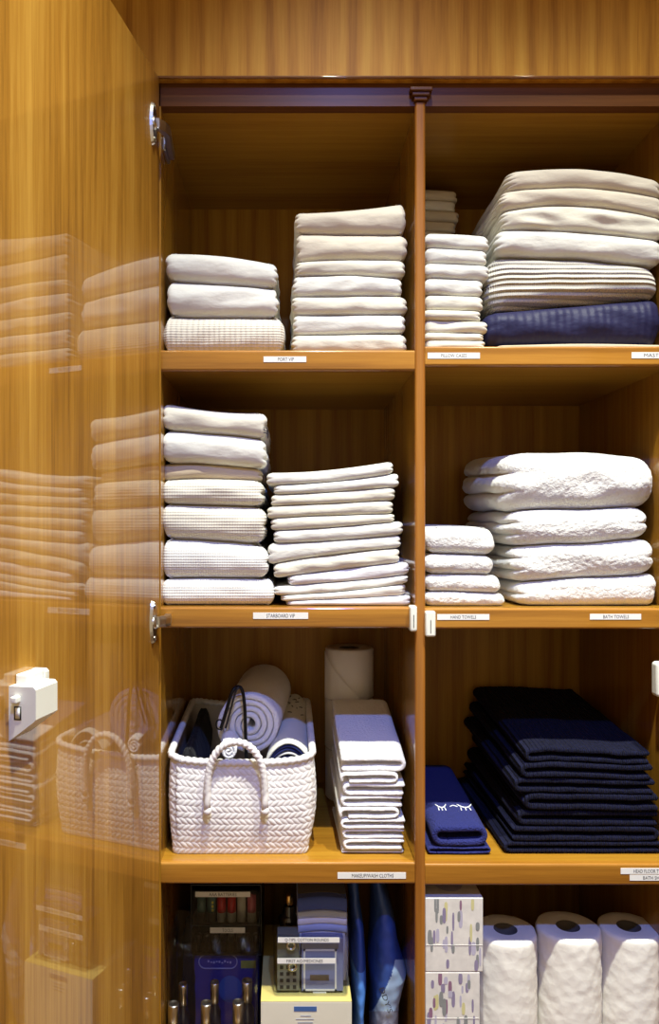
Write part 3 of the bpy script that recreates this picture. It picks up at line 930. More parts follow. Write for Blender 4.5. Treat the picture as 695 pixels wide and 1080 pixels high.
# ------------------------------------------------------------------ lower left: washcloths
def ufold(x0, x1, z0, h, th, kind, r):
    """open-ended fold seen from the front"""
    zc0, zc1 = z0 + th / 2, z0 + h - th / 2
    R = (zc1 - zc0) / 2
    p = []
    def arc(cx, cz, a0, a1, rr=R, k=10):
        for i in range(k + 1):
            a = a0 + (a1 - a0) * i / k
            p.append((cx + rr * math.cos(a), cz + rr * math.sin(a)))
    e = th / 2
    if kind == 0:      # loop on the left, ends on the right
        p.append((x1 - e - r.uniform(0, .004), zc0)); p.append(((x0 + x1) / 2, zc0 - 0.0))
        arc(x0 + e + R, (zc0 + zc1) / 2, -math.pi / 2, -1.5 * math.pi)
        p.append(((x0 + x1) / 2, zc1)); p.append((x1 - e, zc1))
    elif kind == 1:    # loop on the right
        p.append((x0 + e + r.uniform(0, .004), zc0)); p.append(((x0 + x1) / 2, zc0))
        arc(x1 - e - R, (zc0 + zc1) / 2, -math.pi / 2, math.pi / 2)
        p.append(((x0 + x1) / 2, zc1)); p.append((x0 + e + r.uniform(0, .003), zc1))
    else:              # closed both sides, end tucked inside
        p.append((x0 + (x1 - x0) * 0.3, zc0 + R * 0.9)) if R > th else None
        p.append((x0 + (x1 - x0) * 0.55, zc0)); p.append((x1 - e - R, zc0))
        p = [(x0 + (x1 - x0) * 0.18, zc0), (x1 - e - R, zc0)]
        arc(x1 - e - R, (zc0 + zc1) / 2, -math.pi / 2, math.pi / 2)
        arc(x0 + e + R, (zc0 + zc1) / 2, math.pi / 2, 1.25 * math.pi)
    return p
rr = random.Random(7)
ys_ = [799, 815, 826.5, 840, 852, 864, 874.5, 885.5, 896.5, 909.5]
xs_ = [(359, 429), (358, 421), (361, 427.5), (359, 425), (356.5, 422), (358, 428), (360, 427), (361, 427), (360, 427.5)]
Yw = 1.228; n = 9
for i in range(n):
    z1, z0 = PZ(ys_[i], Yw), PZ(ys_[i + 1], Yw)
    if i == n - 1: z0 = Z3L + 0.001
    h = z1 - z0 - 0.0010
    th = h * 0.31
    kind = [1, 2, 0, 0, 2, 0, 0, 0, 1][i]
    p = ufold(PX(xs_[i][0], Yw), PX(xs_[i][1], Yw), z0 + 0.0006, h, th, kind, rr)
    k = (n - 1 - i) / (n - 1)
    mb = ribbon(p, th, Yw + rr.uniform(-0.002, 0.004), 1.425, rise=0.052 * k ** 1.0, shift=-0.004, seed=300 + i, wob=0.0006)
    o = mb.build('washcloth', terry_cool, None, ((p[0][0] + p[-1][0]) / 2, Yw + 0.1, z0))
    tag(o, 'white washcloth, %s in the stack right of the basket' % od(i, n), 'washcloth', 'stack of white washcloths')

# toilet rolls
def toilet_roll(cx, cy, z0, h, label, flap):
    t = thing('toilet_roll', label, 'toilet roll', (cx, cy, z0), 'toilet rolls behind the washcloths')
    R, rc = 0.0475, 0.021
    m = MB()
    prof = [(rc, 0.001), (R - 0.003, 0.0), (R, 0.003), (R, h - 0.003), (R - 0.003, h), (R * 0.7, h - 0.0008), (rc, h - 0.001)]
    m.lathe(prof, (cx, cy, z0), 56)
    if flap:
        # loose last sheet with a slanted edge
        N = 16; v = []
        for i in range(N + 1):
            a = math.radians(195 + 95 * i / N)
            zlow = z0 + 0.004 + (h - 0.012) * 0.02 + (h * 0.88) * max(0, (1 - i / N)) ** 1.0 * 0.0
            zz = z0 + h * (0.95 - 0.9 * i / N)
            v.append((cx + (R + 0.0036) * math.cos(a), cy + (R + 0.0036) * math.sin(a), z0 + 0.001))
            v.append((cx + (R + 0.0036) * math.cos(a), cy + (R + 0.0036) * math.sin(a), zz))
        m.add(v, [(2 * i, 2 * i + 2, 2 * i + 3, 2 * i + 1) for i in range(N)])
    m.build('paper', tissue, t)
    m = MB(); m.lathe([(rc - 0.001, 0.002), (rc - 0.001, h - 0.002), (rc, h - 0.002), (rc, 0.002), (rc - 0.001, 0.002)], (cx, cy, z0), 36)
    m.build('core', core_card, t)
tx, ty = PX(368.5, 1.5), 1.5
hh = (PZ(682, 1.5) - Z3L) / 3
for i, d in enumerate(['toilet roll at the bottom of three, almost hidden behind the washcloths', 'middle toilet roll of the shadowed column behind the washcloths', 'top toilet roll of the column, with a loose slanting paper end']):
    toilet_roll(tx + (0.0, -0.001, 0.0)[i], ty, Z3L + 0.0004 + i * hh, hh - 0.0006, d, i == 2)

# ------------------------------------------------------------------ the woven basket
bx0, bx1, by0, by1 = PX(176.5, 1.225), PX(330, 1.225), 1.225, 1.545
zb0 = Z3L + 0.0006
def outline(v, u):
    """point and outward normal on the basket wall, v height 0..1, u perimeter 0..1"""
    P, N = PER
    n = len(P)
    x = u * n; i = int(math.floor(x)) % n; j = (i + 1) % n; f = x - math.floor(x)
    p = P[i] * (1 - f) + P[j] * f; q = N[i] * (1 - f) + N[j] * f
    ins = (0.011 * (1 - v) ** 2.2) - 0.0075 * math.sin(math.pi * min(1, v) ** 0.9) ** 1.2
    if q[0] < -0.3: ins = ins * 0.55 + 0.003
    if q[1] < -0.5: ins = ins * 0.6
    # the rim rises to the corners and to the back
    c = abs((p[0] - (bx0 + bx1) / 2) / ((bx1 - bx0) / 2))
    zr = PZ(805, 1.225) + 0.010 * c ** 3 + 0.022 * (p[1] - by0) / (by1 - by0)
    return np.array([p[0] - q[0] * ins, p[1] - q[1] * ins, zb0 + (zr - zb0) * v]), np.array([q[0], q[1], 0.0])
PER = perimeter(bx0, bx1, by0, by1, 0.022, 0.004)
perL = 2 * (bx1 - bx0 + by1 - by0) - 8 * 0.022 + 2 * math.pi * 0.022
bk = thing('woven_basket', 'white woven basket with two looped handles holding rolled towels', 'basket', ((bx0 + bx1) / 2, (by0 + by1) / 2, zb0))
m = MB()
rows = 15; cols = 112
rh = 1.0 / rows
for r in range(rows):
    sg = 1 if r % 2 == 0 else -1
    for c in range(cols):
        u0 = (c + 0.5 * (r % 2)) / cols; du = 1.0 / cols
        vs = []; A, B = 5, 4
        jit = random.Random(r * 999 + c)
        hm = 0.0017 * jit.uniform(0.75, 1.15)
        for a in range(A + 1):
            for b in range(B + 1):
                fa, fb = a / A, b / B
                v = (r + fa * 1.12 - 0.06) * rh
                v = min(max(v, 0.0), 1.0)
                u = (u0 + (fb - 0.5) * du * 1.02 + sg * (fa - 0.5) * du * 1.05) % 1.0
                p, nn = outline(v, u)
                hgt = hm * (math.sin(math.pi * (0.03 + 0.94 * fb)) ** 0.32) * (0.1 + 0.9 * math.sin(math.pi * (0.04 + 0.92 * fa)) ** 0.5)
                vs.append(p + nn * hgt)
        m.add(vs, [(a * (B + 1) + b, a * (B + 1) + b + 1, (a + 1) * (B + 1) + b + 1, (a + 1) * (B + 1) + b) for a in range(A) for b in range(B)])
m.build('woven_wall', raffia, bk)
m = MB()
nu, nv = 100, 8
for side, off in ((0, 0.0003), (1, -0.0025)):
    vs = []
    for j in range(nv + 1):
        for i in range(nu):
            p, nn = outline(j / nv, i / nu); vs.append(p + nn * off)
    fs = [(j * nu + i, j * nu + (i + 1) % nu, (j + 1) * nu + (i + 1) % nu, (j + 1) * nu + i) for j in range(nv) for i in range(nu)]
    if side: fs = [tuple(reversed(f)) for f in fs]
    m.add(vs, fs)
m.add([outline(0.01, i / nu)[0] for i in range(nu)], [tuple(range(nu))])
m.build('lining', raffia_in, bk)
m = MB()
pts = []
for i in range(421):
    p, nn = outline(1.0, (i % 420) / 420); pts.append(p + np.array([0, 0, 0.001]))
m.tube(pts, 0.0060, 16, rope=(0.0105, 2))
m.build('braided_rim', raffia, bk)
def handle(cx, y, zfoot, zpk, hw, outward):
    pts = []
    K = 90
    for i in range(K + 1):
        t = i / K
        a = math.pi * t
        x = cx - hw * math.cos(a) * (1.0 + 0.06 * math.sin(a))
        s_ = math.sin(a)
        z = zfoot + (zpk - zfoot) * (s_ ** 0.62)
        yy = y + outward * (0.013 + 0.004 * s_)
        pts.append((x, yy, z))
    mm_ = MB()
    mm_.tube(pts, 0.0062, 16, rope=(0.0085, 2))
    for e in (pts[0], pts[-1]):
        mm_.lathe([(0.0002, -0.008), (0.0055, -0.006), (0.0072, 0), (0.0055, 0.005), (0.0002, 0.008)], (e[0], e[1], e[2]), 12)
    return mm_
Yh = by0 - 0.013
handle(PX(249, Yh), by0, PZ(855, Yh), PZ(782, Yh), 0.046, -1).build('handle', raffia, bk)
handle(PX(249, Yh) + 0.01, by1, PZ(855, Yh) + 0.02, PZ(782, Yh) + 0.0, 0.046, 1).build('handle', raffia, bk)

# rolled towel in the basket
def spiral(cx, cz, r0, r1, turns, a0=0.0, sq=1.0):
    p = []
    N = int(turns * 28)
    for i in range(N + 1):
        t = i / N; a = a0 + turns * 2 * math.pi * t; r = r0 + (r1 - r0) * t
        p.append((cx + r * math.cos(a), cz + r * math.sin(a) * sq))
    return p
Yr = 1.305
mb = ribbon(spiral(PX(263, Yr), PZ(765, Yr), 0.008, 0.0535, 4.3, 2.0), 0.0094, Yr, 1.535, rise=0.012, shift=0.022, seed=51, wob=0.0012, ny=14)
tag(mb.build('rolled_towel', terry_cool, None, (PX(263, Yr), Yr + .1, PZ(765, Yr) - 0.058)), 'large rolled white towel lying in the woven basket', 'towel')
mb = ribbon(spiral(PX(241, 1.268), PZ(792, 1.268), 0.003, 0.0135, 2.2, 1.0), 0.0058, 1.262, 1.298, rise=0.012, shift=0.0, seed=52, wob=0.0006)
tag(mb.build('rolled_washcloth', terry_cool, None, (PX(241, 1.268), 1.28, PZ(792, 1.268) - 0.016)), 'small rolled white washcloth in front of the large rolled towel in the basket', 'washcloth')
# black folded bag
flat = lambda z: (lambda x, y: np.full(np.shape(x), z) - 0.0)
zfl = zb0 + 0.004
mb = fold_block(PX(187, 1.26), PX(208, 1.26), 1.255, 1.52, flat(zfl), lambda x, y: PZ(793, 1.26) + (np.asarray(y) - 1.255) * 0.06 + (np.asarray(x)*0), lobes=(1, 1), seed=77, corner=0.012, wr=0.003, rf=0.1, rs=0.1)
tag(mb.build('folded_bag', black_cloth, None, (PX(198, 1.26), 1.4, zfl)), 'black folded cloth bag along the left side of the woven basket', 'bag')
# navy and white folded towel at the right of the basket
tn = thing('folded_towel', 'white towel with navy trim and black printed marks, arched at right of the basket', 'towel', (PX(305, 1.27), 1.4, PZ(800, 1.27)))
for i, (off, mt_) in enumerate(((0.0, cloth_pale), (-0.0062, navy_cotton), (-0.0124, navy_cotton), (-0.0186, cloth_pale), (-0.0248, navy_cotton))):
    p = []
    for k in range(25):
        t = k / 24
        x = PX(282, 1.27) + (PX(327, 1.27) - PX(282, 1.27)) * t
        z = PZ(801, 1.27) + off + 0.030 * math.sin(math.pi * min(1, t * 1.02)) ** 0.75
        p.append((x, z))
    mb = ribbon(p, 0.0052, 1.262 + 0.0015 * i, 1.515, rise=0.026, shift=0.012, seed=60 + i, wob=0.0008, back_narrow=0.2)
    if i == 0:
        rq = random.Random(3)
        for k in range(16):
            t = rq.uniform(0.25, 0.85); y = rq.uniform(1.40, 1.50)
            u = (y - 1.262) / (1.515 - 1.262)
            xc = (PX(282, 1.27) + PX(327, 1.27)) / 2
            x = xc + (PX(282, 1.27) + (PX(327, 1.27) - PX(282, 1.27)) * t - xc) * (1 - 0.2 * u) + 0.012 * u
            z = PZ(801, 1.27) + 0.030 * math.sin(math.pi * t) ** 0.75 + 0.026 * u + 0.0035
            a = rq.uniform(0, 3.14)
            dx, dy = 0.004 * math.cos(a), 0.004 * math.sin(a)
            mb.tube([(x - dx, y - dy, z), (x, y, z + 0.0006), (x + dx, y + dy, z)], 0.0008, 5, mi=1)
    mb.build(['printed_layer', 'navy_fold', 'navy_fold', 'white_fold', 'navy_fold'][i], [sheet_white if i in (0, 3) else mt_, black_plastic], tn)
mb = fold_block(PX(284, 1.27), PX(325, 1.27), 1.268, 1.515, flat(zfl), lambda x, y: PZ(801, 1.27) - 0.030 + (np.asarray(y) - 1.262) * 0.09 + np.asarray(x) * 0, lobes=(2, 2), seed=79, corner=0.01, wr=0.001, rf=0.05, rs=0.05)
mb.build('towel_body', navy_cotton, tn)
# black cord
m = MB()
def sm(pts, k=8):
    P = [Vector(p) for p in pts]; out = []
    for i in range(len(P) - 1):
        p0 = P[max(0, i - 1)]; p1 = P[i]; p2 = P[i + 1]; p3 = P[min(len(P) - 1, i + 2)]
        for j in range(k):
            t = j / k
            out.append(0.5 * ((2 * p1) + (-p0 + p2) * t + (2 * p0 - 5 * p1 + 4 * p2 - p3) * t * t + (-p0 + 3 * p1 - 3 * p2 + p3) * t ** 3))
    out.append(P[-1]); return [tuple(p) for p in out]
def I(px, py, Y): return (PX(px, Y), Y, PZ(py, Y))
for w_ in (0.0, 0.0042):
    m.tube(sm([I(233, 768, 1.292), I(238, 752, 1.288), I(244, 732, 1.288), I(249, 725, 1.292), I(255, 727, 1.288), I(258, 745, 1.286), I(259, 775, 1.284), I(260, 803, 1.282)]), 0.0030, 8)
    m.v = [(x + (w_ and 0.0), y, z) for x, y, z in m.v]
m.tube(sm([I(234, 770, 1.290), I(229, 768, 1.289), I(228, 762, 1.289), I(232, 759, 1.289), I(235, 763, 1.289), I(234, 770, 1.290)]), 0.0013, 7)
m.tube(sm([I(238, 768, 1.287), I(243, 750, 1.284), I(248, 731, 1.284), I(252, 724.5, 1.287)]), 0.0018, 7)
tag(m.build('cord_strap', black_plastic, None, I(250, 800, 1.285)), 'black cord strap looped over the rolled towel in the basket', 'strap')

# ------------------------------------------------------------------ lower right: navy towels
Yn = 1.232
ys_ = [791, 806, 822, 838, 856, 873, 889, 911]
xl_ = [553, 548, 541, 552, 545, 540, 531]
n = 7
for i in range(n):
    z1 = PZ(ys_[i], Yn); z0 = PZ(ys_[i + 1], Yn) if i < n - 1 else Z3R + 0.001
    h = z1 - z0 - 0.0012; th = h * 0.37
    x0 = PX(xl_[i], Yn); x1 = PX([688, 690, 693, 696, 697, 698, 699][i], Yn)
    p = ufold(x0, x1, z0 + 0.0006, h, th, [0, 0, 0, 0, 0, 1, 0][i], rr)
    q2 = []
    P = np.array(p)
    dd = np.r_[0, np.cumsum(np.linalg.norm(np.diff(P, axis=0), axis=1))]
    for s_ in np.linspace(0, dd[-1], 80):
        x = np.interp(s_, dd, P[:, 0]); z = np.interp(s_, dd, P[:, 1])
        z += 0.0030 * math.sin((x - x0) * 23 + 0.3) * (1 - i / (n - 1)) ** 1.5
        q2.append((x, z))
    k = (n - 1 - i) / (n - 1)
    mb = ribbon(q2, th, Yn + rr.uniform(0, 0.006), 1.565, rise=0.034 * k, shift=-0.004, seed=400 + i, wob=0.0007 + 0.0003 * k, ny=18)
    o = mb.build('bath_sheet', terry_dark, None, ((x0 + x1) / 2, 1.4, z0))
    tag(o, 'dark navy bath sheet, %s of the big navy stack' % od(i, n), 'towel', 'stack of dark navy bath sheets')
# navy hand towels
for i, (ya, yb_, xa, xb, rise) in enumerate(((871, 893, 455, 515.5, 0.018), (893.5, 911, 450, 519.5, 0.006))):
    z1 = PZ(ya, 1.232); z0 = PZ(yb_, 1.232) if i == 0 else Z3R + 0.001
    h = z1 - z0 - 0.0008; th = h * (0.30 if i == 0 else 0.34)
    xa_, xb_ = PX(xa, 1.232), PX(xb, 1.232)
    p = ufold(xa_, xb_, z0 + 0.0004, h, th, 2, rr)
    R = (h - th) / 2
    cxr = xb_ - th / 2 - R; cxl = xa_ + th / 2 + R; zc = z0 + 0.0004 + h / 2
    p = [(cxl + 0.012, zc - R)] + [(cxr + R * math.cos(a), zc + R * math.sin(a)) for a in np.linspace(-math.pi / 2, math.pi / 2, 12)] + \
        [(cxl + R * math.cos(a), zc + R * math.sin(a)) for a in np.linspace(math.pi / 2, 1.5 * math.pi, 12)] + [(cxl + 0.010, zc - R)]
    Y1 = 1.232 + i * 0.0
    mb = ribbon(p, th, Y1, 1.50, rise=rise, shift=0.0, seed=450 + i, wob=0.0008, ny=16)
    if i == 0:
        # embroidered lashes on the top face
        def top_pt(px, y): return None
        def E(x, y):
            u = (y - Y1) / (1.50 - Y1)
            return (x, y, z1 - 0.0004 + rise * u + 0.0008)
        for cx_, wd in ((466, 11), (491, 15)):
            Ya = 1.30
            xc = PX(cx_, Ya); hw = PX(302 + wd / 2, Ya)
            pts = [E(xc + hw * t, Ya + 0.012 * t * t) for t in np.linspace(-1, 1, 11)]
            mb.tube(pts, 0.0011, 6, mi=1)
            for t in (-0.7, -0.1, 0.5):
                mb.tube([E(xc + hw * t, Ya), E(xc + hw * (t * 1.1), Ya - 0.011)], 0.0010, 6, mi=1)
        mb.tube([E(PX(475, 1.30), 1.304), E(PX(479, 1.30), 1.309), E(PX(483, 1.30), 1.303)], 0.0008, 6, mi=1)
    o = mb.build('hand_towel', [terry_navy, thread_white], None, ((xa_ + xb_) / 2, 1.36, z0))
    tag(o, ['navy terry hand towel embroidered with white lashes, beside the divider', 'plain navy terry hand towel under the one with white lashes'][i], 'towel', 'navy hand towels')

# ------------------------------------------------------------------ bottom right: tissue boxes, paper towels
def tissue_box(z0, z1, xr_, label, seed):
    x0 = XD1 + 0.0015; x1 = PX(xr_, 1.207); y0, y1 = 1.207, 1.317
    m = MB()
    m.box(x0, x1, y0, y1, z0, z1, 0.0015)
    h = z1 - z0; w_ = x1 - x0
    r = random.Random(seed)
    cols_ = [1, 2, 3, 2, 1, 4, 3, 5, 2, 1]
    for face in range(2):
        for k in range(30):
            u = r.uniform(0.05, 0.95); v = r.uniform(0.06, 0.94)
            a = r.uniform(0.018, 0.040); b = r.uniform(0.05, 0.13)
            mi = r.choice(cols_)
            n_ = 12; pts = []
            for j in range(n_):
                t = 2 * math.pi * j / n_
                pu = u * w_ + a * w_ * (abs(math.cos(t)) ** 0.6) * (1 if math.cos(t) > 0 else -1)
                pv = v * h + b * h * (abs(math.sin(t)) ** 0.8) * (1 if math.sin(t) > 0 else -1)
                pu = min(max(pu, 0.002), w_ - 0.002); pv = min(max(pv, 0.002), h - 0.002)
                if face == 0: pts.append((x0 + pu, y0 - 0.00015 - 0.00001 * k, z0 + pv))
                else: pts.append((x1 + 0.00015 + 0.00001 * k, y0 + pu * (y1 - y0) / w_, z0 + pv))
            m.add(pts, [tuple(range(n_))], mi, False)
    zl = z0 + h * 0.36
    m.box(x0 + 0.001, x1 - 0.001, y0 - 0.0006, y0 - 0.0002, zl, zl + 0.0007, 0, mi=6)
    zt = z1 + 0.0002
    xm, ym = (x0 + x1) / 2, (y0 + y1) / 2
    m.add([(xm + 0.024 * math.cos(t), ym + 0.034 * math.sin(t), zt) for t in np.linspace(0, 2 * math.pi, 25)[:-1]], [tuple(range(24))], 2, False)
    o = m.build('tissue_box', [carton_white, st_purple, st_lav, st_grey, st_yellow, st_plum, label_paper], None, ((x0 + x1) / 2, 1.27, z0))
    tag(o, label, 'tissue box', 'stacked tissue boxes')
zt1, zt2, zt3, = PZ(947, 1.207), PZ(1025.5, 1.207), PZ(1102, 1.207)
tissue_box(zt2 + 0.0006, zt1, 509.5, 'square tissue box with grey and lilac brush strokes, topmost, beside the divider', 5)
tissue_box(zt3 + 0.0006, zt2, 506, 'square tissue box with grey and lilac brush strokes, under the topmost one', 6)
tissue_box(ZBOT + 0.0006, zt3, 508, 'square tissue box on the bottom board, lowest of three', 7)

for i, (px, py, yc) in enumerate(((533, 979, 1.272), (599, 976, 1.276), (663, 976, 1.276))):
    cx_ = PX(px, yc); zt = PZ(py, yc); z0 = ZBOT + 0.0005
    R, rc = 0.0525, 0.0195
    if i == 0: R = 0.0505
    if i == 2: R = 0.049
    t = thing('paper_towel_roll', ['white paper towel roll beside the tissue boxes', 'white paper towel roll between two others', 'white paper towel roll nearest the right side panel'][i], 'paper towel roll', (cx_, yc, z0), 'paper towel rolls on the bottom right')
    m = MB()
    n = 72; prof = [(rc, zt - 0.001), (R * 0.6, zt - 0.0004), (R - 0.005, zt), (R - 0.0015, zt - 0.0015), (R, zt - 0.006)] + [(R, zt - 0.006 - (zt - z0 - 0.012) * k / 40) for k in range(1, 41)] + [(R - 0.004, z0), (rc, z0 + 0.001)]
    f1 = waves(800 + i, 40); v = []
    for r, z in prof:
        for k in range(n):
            a = 2 * math.pi * k / n
            v.append([cx_ + r * math.cos(a), yc + r * math.sin(a), z])
    V = np.array(v)
    d = 0.0009 * f1(V)
    ang = np.arctan2(V[:, 1] - yc, V[:, 0] - cx_); rad = np.hypot(V[:, 0] - cx_, V[:, 1] - yc)
    k_ = np.where(rad > R * 0.9, 1 + d / R, 1)
    V[:, 0] = cx_ + (V[:, 0] - cx_) * k_; V[:, 1] = yc + (V[:, 1] - yc) * k_
    m.add(V, [(a * n + k, (a + 1) * n + k, (a + 1) * n + (k + 1) % n, a * n + (k + 1) % n) for a in range(len(prof) - 1) for k in range(n)])
    m.build('paper', towel_paper, t)
    m = MB(); m.lathe([(rc - 0.0012, z0 + 0.001), (rc - 0.0012, zt - 0.0015), (rc, zt - 0.0012), (rc, z0 + 0.001)], (cx_, yc, 0), 36)
    m.lathe([(0.0001, zt - 0.035), (rc - 0.0012, zt - 0.035)], (cx_, yc, 0), 36)
    m.build('core', core_card, t)

# ------------------------------------------------------------------ bottom left
zB = ZBOT + 0.0005
def open_bin(x0, x1, y0, y1, z0, z1, mat, name, label, cat, th=0.0018, r=0.008, rim=0.003):
    m = MB()
    Po, No = perimeter(x0, x1, y0, y1, r, 0.004)
    def ringz(z, ins):
        return [(p[0] - q[0] * ins, p[1] - q[1] * ins, z) for p, q in zip(Po, No)]
    n = len(Po)
    rings = [ringz(z0, 0.004), ringz(z0 + 0.004, 0.001), ringz(z1 - rim, 0.0), ringz(z1 - rim, -0.0015), ringz(z1, -0.0015), ringz(z1, th), ringz(z0 + 0.005, th + 0.001), ringz(z0 + th, th + 0.005)]
    V = sum(rings, [])
    m.add(V, [(a * n + k, a * n + (k + 1) % n, (a + 1) * n + (k + 1) % n, (a + 1) * n + k) for a in range(len(rings) - 1) for k in range(n)], 0, False)
    m.add(rings[0], [tuple(range(n))[::-1]], 0, False); m.add(rings[-1], [tuple(range(n))], 0, False)
    t = thing(name, label, cat, ((x0 + x1) / 2, (y0 + y1) / 2, z0))
    m.build('bin_body', mat, t)
    return t
# clear bin of bottles
Yq = 1.232
q0, q1 = PX(176, Yq), PX(271.5, Yq)
open_bin(q0, q1, Yq, 1.338, zB, PZ(995, Yq), smoke_plastic, 'clear_bin', 'clear plastic bin of dark bottles with chrome caps, bottom left', 'storage bin')
def bottle(px, py, Y, r, label):
    x = PX(px, Y); zt = PZ(py, Y); z0 = zB + 0.003
    t = thing('bottle', label, 'bottle', (x, Y, z0), 'dark bottles with chrome caps')
    hb = zt - z0 - 0.038
    m = MB(); m.lathe([(0.0001, 0), (r, 0), (r + .001, 0.003), (r + .001, hb - 0.012), (r * 0.7, hb - 0.002), (r * 0.45, hb), (r * 0.45, hb + 0.004)], (x, Y, z0), 24); m.build('bottle_body', dark_glass, t)
    m = MB(); rc = r * 0.80
    m.lathe([(rc * 0.8, hb + 0.002), (rc, hb + 0.003), (rc, hb + 0.035), (rc * 0.92, hb + 0.038), (rc * 0.86, hb + 0.0375), (0.0001, hb + 0.0365)], (x, Y, z0), 28); m.build('cap', chrome, t)
bl = ['dark bottle with chrome cap, front left in the clear bin', 'dark bottle with chrome cap, front middle in the clear bin', 'dark bottle with chrome cap, front right in the clear bin',
      'dark bottle with chrome cap, rear left in the clear bin', 'dark bottle with slim chrome cap, rear middle in the clear bin', 'dark bottle with chrome cap, rear right in the clear bin']
for k, (px, py, Y, r) in enumerate(((183, 1058, 1.252, 0.0115), (217.5, 1057, 1.252, 0.0115), (251, 1056, 1.252, 0.0115), (193, 1037, 1.292, 0.0095), (226.5, 1035, 1.292, 0.0095), (260.5, 1033.5, 1.292, 0.0115))):
    bottle(px, py, Y, r, bl[k])
# black pouch rear left
mb = fold_block(PX(186, 1.30), PX(203, 1.30), 1.345, 1.42, flat(zB), lambda x, y: np.full(np.shape(x), PZ(968, 1.36)), lobes=(2, 2), seed=91, corner=0.008, wr=0.003, rf=0.06, rs=0.06)
tag(mb.build('folded_pouch', black_cloth, None, (PX(194, 1.3), 1.38, zB)), 'crumpled black pouch standing at the far left behind the bottles', 'pouch')
# deep blue carton with the drawer unit on top
Yc = 1.352
c0, c1 = PX(205, Yc), PX(273, Yc); zc1 = PZ(1006, Yc)
m = MB(); m.box(c0, c1, Yc, 1.50, zB, zc1, 0.0015)
def plate(m, px0, px1, py0, py1, Y, mi, rad=0.0, dy=0.0005):
    x0, x1, z1, z0 = PX(px0, Y), PX(px1, Y), PZ(py0, Y), PZ(py1, Y)
    m.box(x0, x1, Y - dy, Y + 0.0001, z0, z1, 0, mi=mi)
ccx, ccz = PX(243, Yc), PZ(1043, Yc)
m.add([(ccx + 0.021 * math.cos(t), Yc - 0.0004, ccz + 0.024 * math.sin(t)) for t in np.linspace(0, 2 * math.pi, 41)[:-1]], [tuple(range(40))[::-1]], 1, False)
plate(m, 254, 270, 1013, 1021, Yc, 3)
# rounded badge outline and its illegible small print
bp = []
for t in np.linspace(0, 2 * math.pi, 49):
    bx_ = 1 if math.cos(t) > 0 else -1
    bp.append((PX(230, Yc) + bx_ * 0.022 + 0.012 * math.cos(t), Yc - 0.0008, PZ(1014, Yc) + 0.012 * math.sin(t)))
m.tube(bp, 0.0010, 6, mi=2, cap=False)
for k in range(9):
    x = PX(219 + k * 2.9, Yc); z = PZ(1014 + (k % 3) * 0.6, Yc)
    m.box(x, x + 0.0030, Yc - 0.0008, Yc, z - 0.0012, z + 0.0022 - 0.0014 * (k % 2), 0, mi=2)
tag(m.build('blue_carton', [blue_box, mid_blue, lav_print, lemon_print], None, ((c0 + c1) / 2, 1.42, zB)), 'deep blue carton with a rounded badge behind the bottles', 'carton')
# drawer unit
Yd = 1.345
t = thing('drawer_unit', 'small black two-drawer unit with clear fronts showing batteries and tools', 'drawer unit', (PX(240, Yd), 1.42, zc1 + 0.0005))
x0, x1 = PX(201, Yd), PX(276, Yd); z0 = zc1 + 0.0005; z1 = PZ(933, Yd); zm = PZ(976.5, Yd)
m = MB(); tw = 0.0022
m.box(x0, x0 + tw, Yd, 1.50, z0, z1, 0.0006); m.box(x1 - tw, x1, Yd, 1.50, z0, z1, 0.0006)
for z in (z0, zm - 0.001, z1 - tw): m.box(x0, x1, Yd, 1.50, z, z + tw, 0.0006)
m.box(x0, x1, 1.498, 1.50, z0, z1, 0)
m.build('frame', black_plastic, t)
for k, (za, zb_, txt, lx0, lx1, ly0, ly1) in enumerate(((zm + 0.002, z1 - 0.009, 'AAA BATTERIES', 206, 264, 940.5, 946), (z0 + 0.003, zm - 0.002, 'TOOLS', 221.5, 258.5, 978, 984))):
    m = MB(); m.box(x0 + 0.003, x1 - 0.003, Yd - 0.002, Yd - 0.0008, za, zb_, 0.0004)
    d = m.build('drawer', clear_plastic, t)
    m = MB(); Yl = Yd - 0.0022
    X0, X1, Z1_, Z0_ = PX(lx0, Yl), PX(lx1, Yl), PZ(ly0, Yl), PZ(ly1, Yl)
    m.box(X0, X1, Yl - 0.0005, Yl, Z0_, Z1_, 0)
    add_text(m, txt, lambda p, q_: (p, Yl - 0.0007, (Z0_ + Z1_) / 2 + q_), (Z1_ - Z0_) * 0.85, 1, width=(X1 - X0) * (0.5 if k == 0 else 0.3), cx=(X0 + X1) / 2)
    m.build('label_strip', [label_paper, ink], d)
wr_ = [green_wrap, green_wrap, red_wrap, red_wrap, cream_wrap, pink_wrap]
wn = ['green-grey', 'green-grey with yellow print', 'red', 'red', 'cream', 'pink']
for k in range(6):
    x = PX(212.5 + k * 10.6, Yd + 0.014); rb = 0.0078
    za = zm + 0.0025; hb = 0.046
    tb = thing('battery', '%s battery, %s from the left in the upper clear drawer' % (wn[k], ['first', 'second', 'third', 'fourth', 'fifth', 'sixth'][k]), 'battery', (x, Yd + 0.014, za), 'batteries in the upper drawer')
    m = MB(); m.lathe([(0.0001, 0), (rb, 0), (rb, hb * 0.36)], (x, Yd + 0.014, za), 20); m.build('lower_band', cream_wrap if k > 1 else steel_grey, tb)
    m = MB(); m.lathe([(rb, hb * 0.36), (rb + 0.0001, hb * 0.37), (rb, hb), (0.003, hb), (0.003, hb + 0.0015), (0.0001, hb + 0.0015)], (x, Yd + 0.014, za), 20)
    if k == 1:
        for j in range(3):
            m.box(x + 0.001, x + 0.0045, Yd + 0.0055, Yd + 0.0062, za + 0.020 + j * 0.007, za + 0.024 + j * 0.007, 0, mi=1)
    m.build('wrap', [wr_[k], yellow_ink], tb)
